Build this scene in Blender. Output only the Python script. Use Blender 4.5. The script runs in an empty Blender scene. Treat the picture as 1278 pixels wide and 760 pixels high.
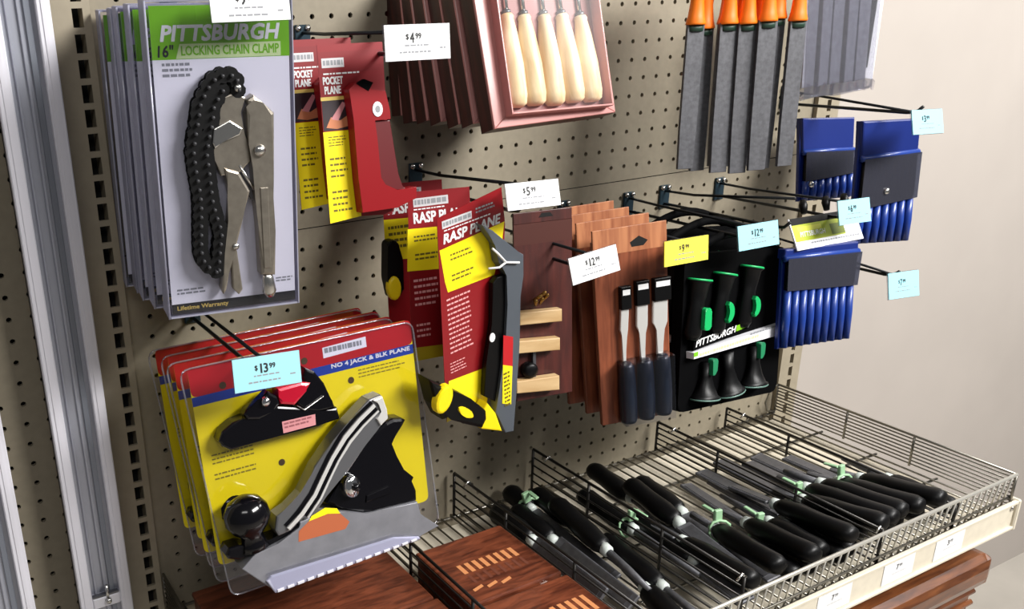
import bpy, bmesh, math, random
from mathutils import Vector, Matrix, Quaternion
ZO = 1.35                      # height of the scene's origin above the shop floor
R = random.Random(7)
SC = bpy.context.scene
COL = SC.collection

# ------------------------------------------------------------------ materials
def s2l(c):
    c /= 255.0
    return c / 12.92 if c <= 0.04045 else ((c + 0.055) / 1.055) ** 2.4
def rgb(h):
    h = h.lstrip('#')
    return tuple(s2l(int(h[i:i + 2], 16)) for i in (0, 2, 4)) + (1.0,)
MATS = {}
def mat(name, hexc, rough=0.5, metal=0.0, noise=0.0, scale=40.0, spec=0.5, coat=0.0):
    if name in MATS: return MATS[name]
    m = bpy.data.materials.new(name); m.use_nodes = True
    nt = m.node_tree; b = nt.nodes['Principled BSDF']
    b.inputs['Roughness'].default_value = rough
    b.inputs['Metallic'].default_value = metal
    b.inputs['Specular IOR Level'].default_value = spec
    b.inputs['Coat Weight'].default_value = coat
    b.inputs['Coat Roughness'].default_value = 0.08
    c = rgb(hexc)
    if noise > 0:
        tc = nt.nodes.new('ShaderNodeTexCoord'); n = nt.nodes.new('ShaderNodeTexNoise')
        n.inputs['Scale'].default_value = scale; n.inputs['Detail'].default_value = 5
        r = nt.nodes.new('ShaderNodeValToRGB')
        r.color_ramp.elements[0].position = 0.3; r.color_ramp.elements[1].position = 0.7
        r.color_ramp.elements[0].color = tuple(x * (1 - noise) for x in c[:3]) + (1,)
        r.color_ramp.elements[1].color = tuple(min(1, x * (1 + noise)) for x in c[:3]) + (1,)
        nt.links.new(tc.outputs['Object'], n.inputs['Vector']); nt.links.new(n.outputs['Fac'], r.inputs['Fac'])
        nt.links.new(r.outputs['Color'], b.inputs['Base Color'])
    else:
        b.inputs['Base Color'].default_value = c
    MATS[name] = m
    return m
def wood(name, dark, light, scale=(1, 1, 1), rough=0.45, bands=9.0, dist=5.0, coat=0.0):
    if name in MATS: return MATS[name]
    m = bpy.data.materials.new(name); m.use_nodes = True
    nt = m.node_tree; b = nt.nodes['Principled BSDF']
    b.inputs['Roughness'].default_value = rough; b.inputs['Coat Weight'].default_value = coat
    tc = nt.nodes.new('ShaderNodeTexCoord'); mp = nt.nodes.new('ShaderNodeMapping'); mp.inputs['Scale'].default_value = scale
    w = nt.nodes.new('ShaderNodeTexNoise'); w.inputs['Scale'].default_value = bands; w.inputs['Detail'].default_value = 6
    w.inputs['Distortion'].default_value = dist * 0.1
    r = nt.nodes.new('ShaderNodeValToRGB')
    r.color_ramp.elements[0].color = rgb(dark); r.color_ramp.elements[1].color = rgb(light)
    r.color_ramp.elements[0].position = 0.32; r.color_ramp.elements[1].position = 0.68
    nt.links.new(tc.outputs['Object'], mp.inputs['Vector']); nt.links.new(mp.outputs['Vector'], w.inputs['Vector'])
    nt.links.new(w.outputs['Fac'], r.inputs['Fac']); nt.links.new(r.outputs['Color'], b.inputs['Base Color'])
    MATS[name] = m
    return m
def clear(name, tint='#ffffff', gloss=0.12, haze=0.0, hazecol='#c8c8d8', rough=0.06, fk=0.35):
    """thin clear plastic sheet: mostly see-through, some reflection, optional haze"""
    if name in MATS: return MATS[name]
    m = bpy.data.materials.new(name); m.use_nodes = True
    nt = m.node_tree; nt.nodes.remove(nt.nodes['Principled BSDF']); out = nt.nodes['Material Output']
    t = nt.nodes.new('ShaderNodeBsdfTransparent'); t.inputs['Color'].default_value = rgb(tint)
    g = nt.nodes.new('ShaderNodeBsdfGlossy'); g.inputs['Roughness'].default_value = rough
    fr = nt.nodes.new('ShaderNodeLayerWeight'); fr.inputs['Blend'].default_value = 0.35
    mm = nt.nodes.new('ShaderNodeMath'); mm.operation = 'MULTIPLY_ADD'
    mm.inputs[1].default_value = fk; mm.inputs[2].default_value = gloss * 0.4
    nt.links.new(fr.outputs['Fresnel'], mm.inputs[0])
    mx = nt.nodes.new('ShaderNodeMixShader')
    nt.links.new(mm.outputs[0], mx.inputs[0]); nt.links.new(t.outputs[0], mx.inputs[1]); nt.links.new(g.outputs[0], mx.inputs[2])
    last = mx
    if haze > 0:
        d = nt.nodes.new('ShaderNodeBsdfDiffuse'); d.inputs['Color'].default_value = rgb(hazecol)
        m2 = nt.nodes.new('ShaderNodeMixShader'); m2.inputs[0].default_value = haze
        nt.links.new(mx.outputs[0], m2.inputs[1]); nt.links.new(d.outputs[0], m2.inputs[2]); last = m2
    nt.links.new(last.outputs[0], out.inputs['Surface'])
    MATS[name] = m
    return m

WHITE = mat('white_paper', '#e4e4e4', 0.5); CREAM = mat('cream_steel', '#d2c9b6', 0.45, noise=0.06, scale=60)
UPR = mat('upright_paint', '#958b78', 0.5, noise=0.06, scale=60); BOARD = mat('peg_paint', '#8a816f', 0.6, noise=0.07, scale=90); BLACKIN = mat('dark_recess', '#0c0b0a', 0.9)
WALLP = mat('wall_paint', '#a8a099', 0.75, noise=0.03, scale=6); FLOORM = mat('floor_vinyl', '#a9a39a', 0.35, noise=0.08, scale=8)
BLACK = mat('black_plastic', '#050506', 0.4, spec=0.22); BLACKM = mat('black_matte', '#030304', 0.75, spec=0.05); CHAINB = mat('chain_black', '#0c0c0d', 0.5, spec=0.3); RIVET = mat('chain_rivet', '#333336', 0.5, 0.2); INK = mat('ink', '#1a1a1c', 0.6)
GREYINK = mat('grey_ink', '#8a8c90', 0.6); RED = mat('red_print', '#b8121c', 0.4, coat=0.2); DRED = mat('deep_red_print', '#840b14', 0.4, coat=0.2)
YEL = mat('yellow_print', '#f8e214', 0.4, coat=0.2); BLUEP = mat('blue_print', '#1f3f9c', 0.4, coat=0.2)
GREENP = mat('green_print', '#76b81c', 0.4, coat=0.2); LGREEN = mat('pale_green_print', '#c9dca0', 0.5)
WHITEP = mat('white_card', '#ecebf0', 0.4, coat=0.2); GOLD = mat('gold_ink', '#d8bd62', 0.5); PINKT = mat('pink_label', '#c9868a', 0.5)
STEEL = mat('bright_steel', '#d6d4d0', 0.25, 1.0); NICKEL = mat('nickel_plate', '#a29a8e', 0.36, 0.85, noise=0.12, scale=120)
CHROME = mat('chrome', '#e8e8ea', 0.08, 1.0); LEVERM = mat('lever_steel', '#77777a', 0.3, 0.6); BRIGHTC = mat('polish_and_glint', '#eceae6', 0.22, 0.45); DSTEEL = mat('dark_steel', '#6c6c70', 0.42, 0.8, noise=0.15, scale=150)
FILEM = mat('file_steel', '#606064', 0.5, 0.45, noise=0.2, scale=200); WIRE = mat('basket_wire', '#8d8980', 0.3, 0.9)
FWIRE = mat('wire_highlight', '#dad6cc', 0.3, 0.65); DWIRE = mat('dark_wire', '#3a3836', 0.35, 0.8); HOOKM = mat('hook_black', '#17191b', 0.35, 0.3); PLATE = mat('hook_plate', '#2a3c46', 0.35, 0.4)
REDPL = mat('red_plastic', '#850912', 0.4, spec=0.3); KNOBRED = mat('red_knob', '#c21430', 0.2, 0.2, coat=0.5); OXID = mat('black_enamel', '#09080c', 0.15, 0.0, coat=0.3, spec=0.3)
SOLE = mat('grey_sole', '#86868c', 0.35, 0.3, noise=0.1, scale=60); ORSTK = mat('orange_sticker', '#b3603c', 0.5)
YPL = mat('yellow_plastic', '#f4d60c', 0.35); GREYT = mat('grey_enamel', '#585e66', 0.4, 0.3)
PALEW = wood('pale_wood', '#c9a878', '#efdcb6', (6, 6, 1), 0.5, 12); BARW = wood('bar_wood', '#b38f5e', '#d3b486', (1, 6, 6), 0.55, 10)
BRW = wood('brown_wood_print', '#63301d', '#925034', (10, 10, 1.0), 0.4, 14, coat=0.2); BRWX = wood('brown_wood_lid', '#471f12', '#80432b', (3, 16, 16), 0.35, 9, coat=0.35)
BRMID = wood('red_brown_card', '#351310', '#52221b', (8, 8, 1.0), 0.45, 14, coat=0.1); BRDK = wood('dark_red_card', '#2a0c0b', '#481712', (8, 8, 1.0), 0.45, 14, coat=0.1); TAN = wood('tan_card', '#96583a', '#c08058', (10, 10, 1), 0.45, 12, coat=0.2)
CHEST = wood('chest_wood', '#42200f', '#754424', (2, 14, 14), 0.3, 8, coat=0.4)
PINK = clear('pink_blister', '#e8b8b4', 0.3, 0.8, '#cf938e', 0.2)
CLEAR = clear('clear_sheet', '#fbfbff', 0.10); HAZY = clear('hazy_sheet', '#dcdce8', 0.3, 0.5, '#c4c4d6', 0.15); RIM = clear('clear_rim', '#f4f4f8', 0.4, 0.12, '#d8d8e0', 0.1); PANE = clear('matte_pane', '#ffffff', 0.0, 0.0, '#ffffff', 0.3, 0.012)
CLEARB = clear('clear_bag', '#f0f0f4', 0.25, 0.03, '#c0c0c8', 0.18)
NAVY = mat('navy_handle', '#121a28', 0.35); BLUEV = mat('blue_vinyl', '#10246a', 0.35, coat=0.15); BLUEV2 = mat('blue_vinyl_rib', '#1b3a8a', 0.35, coat=0.15)
WINDOW = clear('pouch_window', '#a8aec0', 0.2, 0.22, '#5c5c68', 0.15)
ORANGE = mat('orange_plastic', '#f5790a', 0.4); TEAL = mat('green_plastic', '#12a85c', 0.35); TIE = mat('pale_tie', '#94bb92', 0.5)
CYAN = mat('cyan_tag', '#98d4e0', 0.5); YTAG = mat('yellow_tag', '#f0e14a', 0.5); ALU = mat('aluminium', '#a9abb6', 0.4, 0.5); ALUW = mat('white_flange', '#dcdae2', 0.45, 0.1)
ALUG = mat('grey_groove', '#7e828c', 0.45, 0.4); BRASS = mat('brass', '#b08a4a', 0.3, 0.9); DKPINK = mat('tray_red', '#7d3a36', 0.5); LIME = mat('lime_header', '#a9b62c', 0.45)
SHADEWIN = mat('photo_print', '#2a1c22', 0.5); SKIN = mat('photo_print_skin', '#c47a52', 0.5)

# ------------------------------------------------------------------ mesh builder
TXT = {}
def text_geo(s):
    if s in TXT: return TXT[s]
    cu = bpy.data.curves.new('t', 'FONT'); cu.body = s; cu.size = 1; cu.resolution_u = 2
    o = bpy.data.objects.new('t', cu); COL.objects.link(o)
    dg = bpy.context.evaluated_depsgraph_get(); me = o.evaluated_get(dg).to_mesh()
    v = [(p.co.x, p.co.y) for p in me.vertices]; f = [tuple(p.vertices) for p in me.polygons]
    o.evaluated_get(dg).to_mesh_clear()
    bpy.data.objects.remove(o); bpy.data.curves.remove(cu)
    x0 = min(a for a, b in v); x1 = max(a for a, b in v); y0 = min(b for a, b in v); y1 = max(b for a, b in v)
    TXT[s] = ([((a - x0) / (x1 - x0), (b - y0) / max(1e-6, y1 - y0)) for a, b in v], f)
    return TXT[s]

class MB:
    """collects shapes in metres; local axes: x right, y away from the aisle, z up"""
    def __init__(self, org=(0, 0, 0)):
        self.bm = bmesh.new(); self.mats = []; self.org = Vector(org)
    def mi(self, m):
        if m not in self.mats: self.mats.append(m)
        return self.mats.index(m)
    def _take(self, b2, m, smooth=False):
        k = self.mi(m)
        bmesh.ops.recalc_face_normals(b2, faces=b2.faces)
        for f in b2.faces: f.material_index = k; f.smooth = smooth
        me = bpy.data.meshes.new('tmp'); b2.to_mesh(me); b2.free()
        self.bm.from_mesh(me); bpy.data.meshes.remove(me)
        return self
    def box(self, c, s, m, bev=0.0, rot=None, seg=1):
        b = bmesh.new(); bmesh.ops.create_cube(b, size=1.0)
        for v in b.verts: v.co = Vector((v.co.x * s[0], v.co.y * s[1], v.co.z * s[2]))
        if bev > 0: bmesh.ops.bevel(b, geom=b.edges[:], offset=bev, segments=seg, affect='EDGES', profile=0.5)
        M = Matrix.Translation(Vector(c)) @ (rot.to_4x4() if rot is not None else Matrix.Identity(4))
        bmesh.ops.transform(b, matrix=M, verts=b.verts)
        return self._take(b, m)
    def prism(self, pts, d0, d1, m, bev=0.0, both=False, smooth=False, M=None):
        """pts in mm (u,v); d in mm towards the aisle"""
        b = bmesh.new(); a = 0
        n = len(pts)
        for i in range(n): a += pts[i][0] * pts[(i + 1) % n][1] - pts[(i + 1) % n][0] * pts[i][1]
        if a < 0: pts = pts[::-1]
        back = [b.verts.new((u / 1000, -d0 / 1000, v / 1000)) for u, v in pts]
        front = [b.verts.new((u / 1000, -d1 / 1000, v / 1000)) for u, v in pts]
        ff = b.faces.new(front); bf = b.faces.new(back[::-1])
        for i in range(n):
            b.faces.new((back[i], back[(i + 1) % n], front[(i + 1) % n], front[i]))
        if bev > 0:
            ed = list(ff.edges) + (list(bf.edges) if both else [])
            bmesh.ops.bevel(b, geom=ed, offset=bev / 1000, segments=2, affect='EDGES', profile=0.5, clamp_overlap=True)
        big = [f for f in b.faces if len(f.verts) > 4]
        if big: bmesh.ops.triangulate(b, faces=big)
        if M is not None: bmesh.ops.transform(b, matrix=M, verts=b.verts)
        return self._take(b, m, smooth)
    def flat(self, pts, d, m):
        b = bmesh.new()
        a = sum(pts[i][0] * pts[(i + 1) % len(pts)][1] - pts[(i + 1) % len(pts)][0] * pts[i][1] for i in range(len(pts)))
        if a < 0: pts = pts[::-1]
        f = b.faces.new([b.verts.new((u / 1000, -d / 1000, v / 1000)) for u, v in pts])
        if len(pts) > 4: bmesh.ops.triangulate(b, faces=[f])
        k = self.mi(m)
        for f in b.faces: f.material_index = k
        me = bpy.data.meshes.new('tmp'); b.to_mesh(me); b.free(); self.bm.from_mesh(me); bpy.data.meshes.remove(me)
        return self
    def rect(self, u0, v0, u1, v1, d, m): return self.flat([(u0, v0), (u1, v0), (u1, v1), (u0, v1)], d, m)
    def tube(self, pts, r, m, n=8, closed=False, flat=None, smooth=True):
        """pts 3-D metres; r a number or a list; flat=(kx) squashes nothing"""
        b = bmesh.new(); pts = [Vector(p) for p in pts]; rings = []
        N = len(pts)
        for i, p in enumerate(pts):
            if closed: t = pts[(i + 1) % N] - pts[i - 1]
            else: t = pts[min(i + 1, N - 1)] - pts[max(i - 1, 0)]
            t.normalize()
            up = Vector((0, 0, 1)) if abs(t.z) < 0.9 else Vector((1, 0, 0))
            a = t.cross(up).normalized(); c = a.cross(t).normalized()
            rr = r[i] if isinstance(r, (list, tuple)) else r
            rings.append([b.verts.new(p + (a * math.cos(2 * math.pi * k / n) + c * math.sin(2 * math.pi * k / n)) * rr) for k in range(n)])
        for i in range(N if closed else N - 1):
            A, B = rings[i], rings[(i + 1) % N]
            for k in range(n): b.faces.new((A[k], A[(k + 1) % n], B[(k + 1) % n], B[k]))
        if not closed:
            b.faces.new(rings[0][::-1]); b.faces.new(rings[-1])
        return self._take(b, m, smooth)
    def lathe(self, prof, o, ax, m, n=16, smooth=True, sq=1.0):
        """prof [(t along axis, radius)] in metres from o along ax"""
        o = Vector(o); ax = Vector(ax).normalized()
        up = Vector((0, 0, 1)) if abs(ax.z) < 0.9 else Vector((0, -1, 0))
        a = ax.cross(up).normalized(); c = a.cross(ax).normalized()
        b = bmesh.new(); rings = []
        for t, r in prof:
            rings.append([b.verts.new(o + ax * t + (a * math.cos(2 * math.pi * k / n) + c * math.sin(2 * math.pi * k / n) * sq) * max(r, 1e-5)) for k in range(n)])
        for A, B in zip(rings, rings[1:]):
            for k in range(n): b.faces.new((A[k], A[(k + 1) % n], B[(k + 1) % n], B[k]))
        b.faces.new(rings[0][::-1]); b.faces.new(rings[-1])
        return self._take(b, m, smooth)
    def text(self, s, u0, v0, u1, v1, d, m, shear=0.0, slope=0.0, fat=0.0):
        """lettering laid in the rectangle u0..u1, v0..v1 (mm)"""
        vs, fs = text_geo(s); k = self.mi(m); offs = [(0, 0)] + ([(fat, 0), (0, fat), (fat, fat)] if fat else [])
        for j, (ou, ov) in enumerate(offs):
            new = []
            for a, b in vs:
                u = u0 + a * (u1 - u0) + shear * b * (v1 - v0) + ou; v = v0 + b * (v1 - v0) + slope * (u - u0) + ov
                new.append(self.bm.verts.new((u / 1000, -(d + 0.02 * j) / 1000, v / 1000)))
            for f in fs:
                try:
                    F = self.bm.faces.new([new[i] for i in f]); F.material_index = k
                except ValueError: pass
        return self
    def dashes(self, u0, v0, u1, v1, rows, d, m, seed=1, fill=0.85, th=0.5, slope=0.0):
        """lines of print too small to read: rows of little word blocks"""
        r = random.Random(seed); p = (v1 - v0) / rows
        for i in range(rows):
            vt = v1 - i * p; u = u0; end = u0 + (u1 - u0) * r.uniform(fill, 1.0)
            while u < end - 1:
                w = min(r.uniform(2.0, 6.5), end - u); h = p * th
                s = slope * (u - u0)
                self.flat([(u, vt - h + s), (u + w, vt - h + s + slope * w), (u + w, vt + s + slope * w), (u, vt + s)], d, m); u += w + 1.1
        return self
    def build(self, name, parent=None, label=None, cat=None, group=None, kind=None, loc=None):
        me = bpy.data.meshes.new(name)
        if self.org.length: bmesh.ops.translate(self.bm, vec=-self.org, verts=self.bm.verts)
        self.bm.to_mesh(me); self.bm.free()
        for m in self.mats: me.materials.append(m)
        o = bpy.data.objects.new(name, me); COL.objects.link(o)
        if parent: o.parent = parent
        if loc is not None: o.location = loc
        tag(o, label, cat, group, kind)
        return o
def tag(o, label=None, cat=None, group=None, kind=None):
    if label: o['label'] = label
    if cat: o['category'] = cat
    if group: o['group'] = group
    if kind: o['kind'] = kind
    return o
def thing(name, label, cat, loc, group=None, yaw=0.0, roll=0.0, pitch=0.0):
    o = bpy.data.objects.new(name, None); COL.objects.link(o); o.empty_display_size = 0.02
    M = Matrix.Rotation(yaw, 3, 'Z') @ Matrix.Rotation(-pitch, 3, 'X') @ Matrix.Rotation(-roll, 3, 'Y')
    o.rotation_mode = 'QUATERNION'; o.rotation_quaternion = M.to_quaternion()
    o.location = (loc[0], loc[1], loc[2] + ZO)
    return tag(o, label, cat, group)
def kids(o): return [c for c in bpy.data.objects if c.parent == o]
def copy_tree(o, label=None, group=None, loc=None, dyaw=0, parent=None):
    c = o.copy(); COL.objects.link(c)
    if parent: c.parent = parent
    if label: c['label'] = label
    if group: c['group'] = group
    if loc is not None: c.location = (loc[0], loc[1], loc[2] + ZO)
    if dyaw: c.rotation_quaternion = Quaternion((0, 0, 1), dyaw) @ o.rotation_quaternion
    for k in kids(o): copy_tree(k, parent=c)
    return c
def place(name, label, cat, P, group=None): return thing(name, label, cat, P['o'], group, P['yaw'], P['roll'], P['pitch'])
def resample(pts, step):
    pts = [Vector((a, b)) for a, b in pts]; out = [pts[0]]; left = step
    for a, b in zip(pts, pts[1:]):
        L = (b - a).length; pos = 0
        while L - pos >= left:
            pos += left; out.append(a + (b - a) * (pos / L)); left = step
        left -= L - pos
    return out
ORD = ['front', 'second', 'third', 'fourth', 'fifth', 'sixth', 'seventh', 'eighth']

# traced outlines of the products, mm on their own cards
D = {
'chain':dict(o=(-0.420,-0.200,0.024),yaw=-0.126,roll=-0.017,pitch=-0.046,w=0.123,h=0.285,
  band=[(-64,97),(63,99)],
  lockbox=[(-42,110),(53,111),(53,98),(-43,98)],
  pitt=[(-55,111),(52,110)],
  blackstrip=[(-64,-132),(62,-133)],
  strand1=[(9,70),(7,83),(-10,83),(-20,72),(-27,59),(-30,44),(-34,29),(-36,16),(-35,1),(-33,-16),(-32,-30),(-33,-45),(-34,-61),(-35,-76),(-32,-90),(-19,-100)],
  strand2=[(-6,70),(-15,57),(-17,42),(-21,30),(-24,15),(-23,0),(-22,-16),(-21,-31),(-18,-45),(-14,-60),(-18,-85),(-19,-100)],
  jaw=[(-15,37),(-8,51),(-4,65),(7,68),(16,63),(9,50),(11,35),(16,24),(18,5),(6,-6),(-11,-7),(-16,8),(-18,21)],
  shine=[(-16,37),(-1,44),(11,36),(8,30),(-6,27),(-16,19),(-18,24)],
  fixed=[(23,65),(31,58),(42,48),(39,-11),(38,-31),(39,-64),(38,-109),(23,-107),(22,-57),(20,-29),(19,-1),(16,21),(15,48),(19,55),(16,61)],
  bolt=[(26,15)],
  rivet2=[(8,72)],
  screw=[(25,-107),(36,-109),(40,-125),(34,-132),(24,-130),(22,-123)],
  lever=[(-8,1),(6,-4),(16,-23),(8,-46),(3,-66),(-5,-82),(-12,-118),(-15,-123),(-17,-117),(-12,-81),(-7,-50),(-4,-27)],
  trigger=[(-5,-83),(1,-78),(5,-121),(1,-126),(-5,-119)],
  link=[(7,-3),(19,-22),(22,-35),(18,-33),(7,-8)],
),
'block':dict(o=(-0.336,-0.185,-0.292),yaw=-0.031,roll=0.021,pitch=0.146,w=0.266,h=0.223,
  red_bottom=[(-135,80),(131,87)],
  blue_bottom=[(-135,69),(130,73)],
  bp_body=[(-117,34),(-112,43),(-99,50),(-85,52),(-66,52),(-48,56),(-28,50),(-16,41),(-2,37),(20,38),(22,24),(-5,23),(-45,23),(-76,23),(-106,21),(-114,27)],
  bp_lever=[(-87,56),(-83,61),(-70,66),(-57,75),(-47,67),(-46,58),(-57,52),(-71,47),(-84,50)],
  bp_knob=[(-47,76),(-19,77),(-8,73),(-15,66),(-30,53),(-46,58),(-47,67)],
  bp_cap=[(-27,53),(-10,68),(-15,80),(-11,90),(-1,84),(9,68),(15,47),(18,38),(-3,38),(-18,43)],
  bp_label=[(-46,38),(-7,37),(-8,25),(-46,25)],
  bp_wire=[(-27,52),(-19,45),(5,55)],
  knob=[(-125,-37),(-120,-29),(-108,-23),(-93,-26),(-81,-35),(-76,-47),(-76,-58),(-82,-63),(-82,-72),(-79,-82),(-101,-91),(-122,-86),(-117,-72),(-119,-59),(-125,-49)],
  sole=[(-116,-109),(-100,-97),(-72,-94),(-45,-83),(-44,-76),(-16,-72),(12,-81),(36,-91),(102,-95),(103,-111),(127,-133),(99,-138),(-84,-145)],
  toe=[(-130,-90),(-126,-83),(-114,-83),(-101,-88),(-80,-87),(-61,-86),(-47,-77),(-42,-81),(-55,-89),(-81,-93),(-102,-96),(-116,-100),(-128,-95)],
  leverarm=[(-70,-61),(-56,-56),(-38,-44),(-24,-25),(-19,-18),(5,5),(24,20),(55,41),(70,43),(74,26),(74,15),(60,7),(42,-11),(19,-35),(5,-40),(-20,-66),(-29,-63),(-56,-82),(-71,-84),(-74,-76)],
  chrome=[(-63,-75),(-46,-66),(-29,-49),(-18,-34),(-13,-22),(5,-1),(26,17),(52,37),(53,32),(34,15),(15,-1),(-5,-21),(-15,-35),(-27,-56),(-44,-73),(-60,-80)],
  tote=[(45,-13),(58,1),(75,8),(85,10),(96,8),(101,4),(95,-3),(81,-9),(75,-18),(80,-36),(91,-53),(99,-68),(101,-70),(105,-83),(104,-96),(61,-95),(34,-90),(11,-78),(-9,-66),(4,-53),(23,-39)],
  frog=[(7,-47),(20,-38),(26,-42),(29,-58),(23,-68),(22,-56),(12,-53)],
  dbox=[(38,-67),(68,-67)],
  sticker=[(-49,-98),(-47,-86),(-34,-78),(-11,-76),(4,-80),(14,-93),(8,-100)],
  stickery=[(-34,-78),(-11,-76),(4,-80),(1,-73),(-13,-68),(-30,-73)],
  edge1=[(-86,-132),(57,-133)],
  edge2=[(-84,-145),(99,-138)],
  clam=[(-142,112),(134,110),(143,-144),(-125,-151)],
),
'pocket':dict(o=(-0.277,-0.190,0.040),yaw=0.025,roll=-0.006,pitch=0.092,w=0.075,h=0.174,
  body=[(-13,43),(-4,49),(14,41),(29,39),(33,20),(33,11),(15,11),(14,12),(16,-7),(17,-46),(22,-54),(36,-61),(60,-60),(59,-72),(35,-79),(-7,-79),(-9,-45),(-10,14)],
  grip=[(14,12),(34,10),(39,-44),(43,-57),(50,-62),(36,-61),(22,-54),(17,-46)],
  slot=[(-5,48),(5,52),(15,48),(9,40),(2,44)],
  badge=[(18,22)],
  yel=[(-38,3),(-5,3),(-1,-84),(-38,-87)],
  photo=[(-37,33),(-6,32)],
  photob=[(-37,5),(-6,5)],
  logo=[(-33,71),(-8,70)],
  t1=[(-34,49),(-13,55)],
  t2=[(-34,40),(-16,46)],
  goldline=[(-38,34),(-8,35)],
),
'raspfront':dict(o=(-0.128,-0.195,-0.184),yaw=0.096,roll=0.144,pitch=-0.057,w=0.096,h=0.274,
  redb=[(-46,99),(48,101)],
  yelb=[(-39,46),(26,44)],
  red2b=[(-48,-66),(7,-70)],
  card=[(-46,135),(47,145),(60,77),(9,39),(-4,-112),(-15,-113),(-56,-120)],
  tool_bar=[(4,117),(20,105),(49,73),(64,62),(63,36),(55,11),(52,-52),(43,-122),(37,-170),(23,-166),(18,-146),(9,-130),(17,-99),(30,-43),(36,8),(38,45),(26,64),(23,87)],
  tool_black=[(19,40),(26,45),(40,44),(39,22),(33,-18),(18,-112),(15,-119),(-4,-102),(2,-60),(15,-11)],
  label_r=[(27,-29),(42,-37),(39,-76),(24,-68)],
  label_y=[(24,-68),(39,-76),(34,-128),(20,-121)],
  handle=[(-92,-36),(-74,-53),(-57,-66),(-37,-84),(-14,-111),(-14,-123),(-22,-133),(-49,-115),(-68,-92),(-78,-96),(-86,-74)],
  y1=[(-77,-67)],
  y2=[(-47,-98)],
  ytip=[(-16,-117),(-6,-107),(6,-127),(15,-158),(-18,-139)],
  dot=[(13,-28)],
  tie=[(7,50),(36,49),(59,41),(36,49),(15,69)],
  ytri=[(29,101),(42,103),(50,79),(43,80)],
  logo=[(-40,128),(2,131)],
  title=[(-40,109),(42,113)],
),
'rasp2':dict(o=(-0.143,-0.150,-0.139),yaw=-0.152,roll=0.017,pitch=0.105,w=0.077,h=0.207,
  redb=[(-41,62),(-3,59)],
  yelb=[(-46,11),(-6,7)],
  red2b=[(-48,-101),(-3,-106)],
  logo=[(-33,92),(12,88)],
  title=[(-34,72),(11,69)],
),
'carve':dict(o=(-0.039,-0.200,0.100),yaw=-0.039,roll=0.004,pitch=0.316,w=0.158,h=0.134,
  h0=[(-50,47),(-56,-52)],
  h1=[(-28,45),(-31,-52)],
  h2=[(-2,44),(-6,-54)],
  h3=[(22,44),(21,-53)],
  h4=[(47,41),(45,-54)],
  blister=[(-80,60),(-61,59),(-81,-58),(-92,-69)],
  inner=[(-64,43),(71,45),(57,-55),(-69,-54)],
),
'chisel':dict(o=(0.116,-0.200,-0.240),yaw=-0.310,roll=0.070,pitch=0.089,w=0.102,h=0.261,
  c0=[(-12,50),(-13,26),(-15,-11),(-16,-44),(-15,-127)],
  c1=[(11,54),(11,28),(10,-10),(10,-47),(10,-126)],
  c2=[(38,54),(36,30),(35,-9),(34,-43),(34,-124)],
),
'green':dict(o=(0.304,-0.200,-0.278),yaw=0.087,roll=-0.110,pitch=0.139,w=0.224,h=0.214,
  strip=[(-100,-23),(101,-3),(100,-18),(-99,-32)],
  title=[(-93,-9),(-7,-1)],
  t2=[(-6,-3),(16,0)],
  s0=[(-87,75),(-94,23),(-61,-41),(-64,-93)],
  s1=[(-34,79),(-43,27),(-19,-33),(-8,-92)],
  s2=[(24,85),(15,30),(44,-30),(44,-88)],
),
'woodbar':dict(o=(-0.003,-0.165,-0.201),yaw=-0.168,roll=0.004,pitch=0.094,w=0.081,h=0.241,
  b0=[(-42,0),(17,-3),(17,-19),(-42,-16)],
  b1=[(-45,-36),(14,-40),(14,-56),(-45,-52)],
  b2=[(-48,-88),(13,-90),(13,-109),(-48,-104)],
  brass=[(-11,11)],
  blk=[(-36,-78)],
  tag=[(-8,112),(81,66)],
),
'bluelow':dict(o=(0.482,-0.200,-0.257),yaw=-0.076,roll=-0.058,pitch=0.159,w=0.146,h=0.150,
  fold=[(-71,52),(73,52)],
  mid=[(-71,8),(67,5)],
  corners=[(-70,65),(73,67),(67,-78),(-72,-76)],
),
'bluehi':dict(o=(0.626,-0.180,-0.127),yaw=-0.165,roll=0.033,pitch=0.077,w=0.114,h=0.195,
  c=[(-48,107),(67,93),(60,-86),(-51,-73)],
  flapb=[(-46,52),(63,51)],
  winb=[(-21,-23),(59,-15)],
  snap=[(-2,-1)],
),
'bluehi2':dict(o=(0.651,-0.060,-0.099),yaw=-0.092,roll=0.012,pitch=0.152,w=0.125,h=0.141,
  c=[(-56,74),(56,61),(54,-62),(-63,-48)],
  flapb=[(-55,21),(44,11)],
  snap=[(-48,-30)],
),
'orangefile':dict(o=(0.284,-0.180,0.050),yaw=-0.293,roll=-0.002,pitch=0.055,w=0.158,h=0.214,
  bounds=[(-76,78),(75,75),(83,-113),(-65,-106)],
  xs=[(-72,76),(-58,70),(-17,74),(17,73),(44,77),(69,74)],
  bot=[(-61,-105),(-39,-109),(-8,-113),(23,-110),(50,-109),(74,-107)],
),
'greybag':dict(o=(0.510,-0.150,0.112),yaw=-0.060,roll=-0.009,pitch=0.104,w=0.153,h=0.193,
  q=[(-69,36),(74,33),(67,-86),(-68,-95)],
  white=[(89,33),(104,32),(86,-77),(71,-74)],
),
}
CAM = dict(f=1114.336, ang=(0.464549, -0.350932, -0.039672), loc=(-0.71425, -1.00356, 0.15437), pp=(422.72, 425.47))
# ------------------------------------------------------------------ setting
def struct(name, mb): return mb.build(name, kind='structure', loc=(0, 0, ZO))
b = MB(); b.box((0.4, -1.5, -ZO - 0.05), (7, 3.4, 0.1), FLOORM); struct('floor', b)
b = MB(); b.box((0.4, 0.105, 0.1), (7, 0.1, 2.9), WALLP); struct('wall_back', b)

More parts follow.
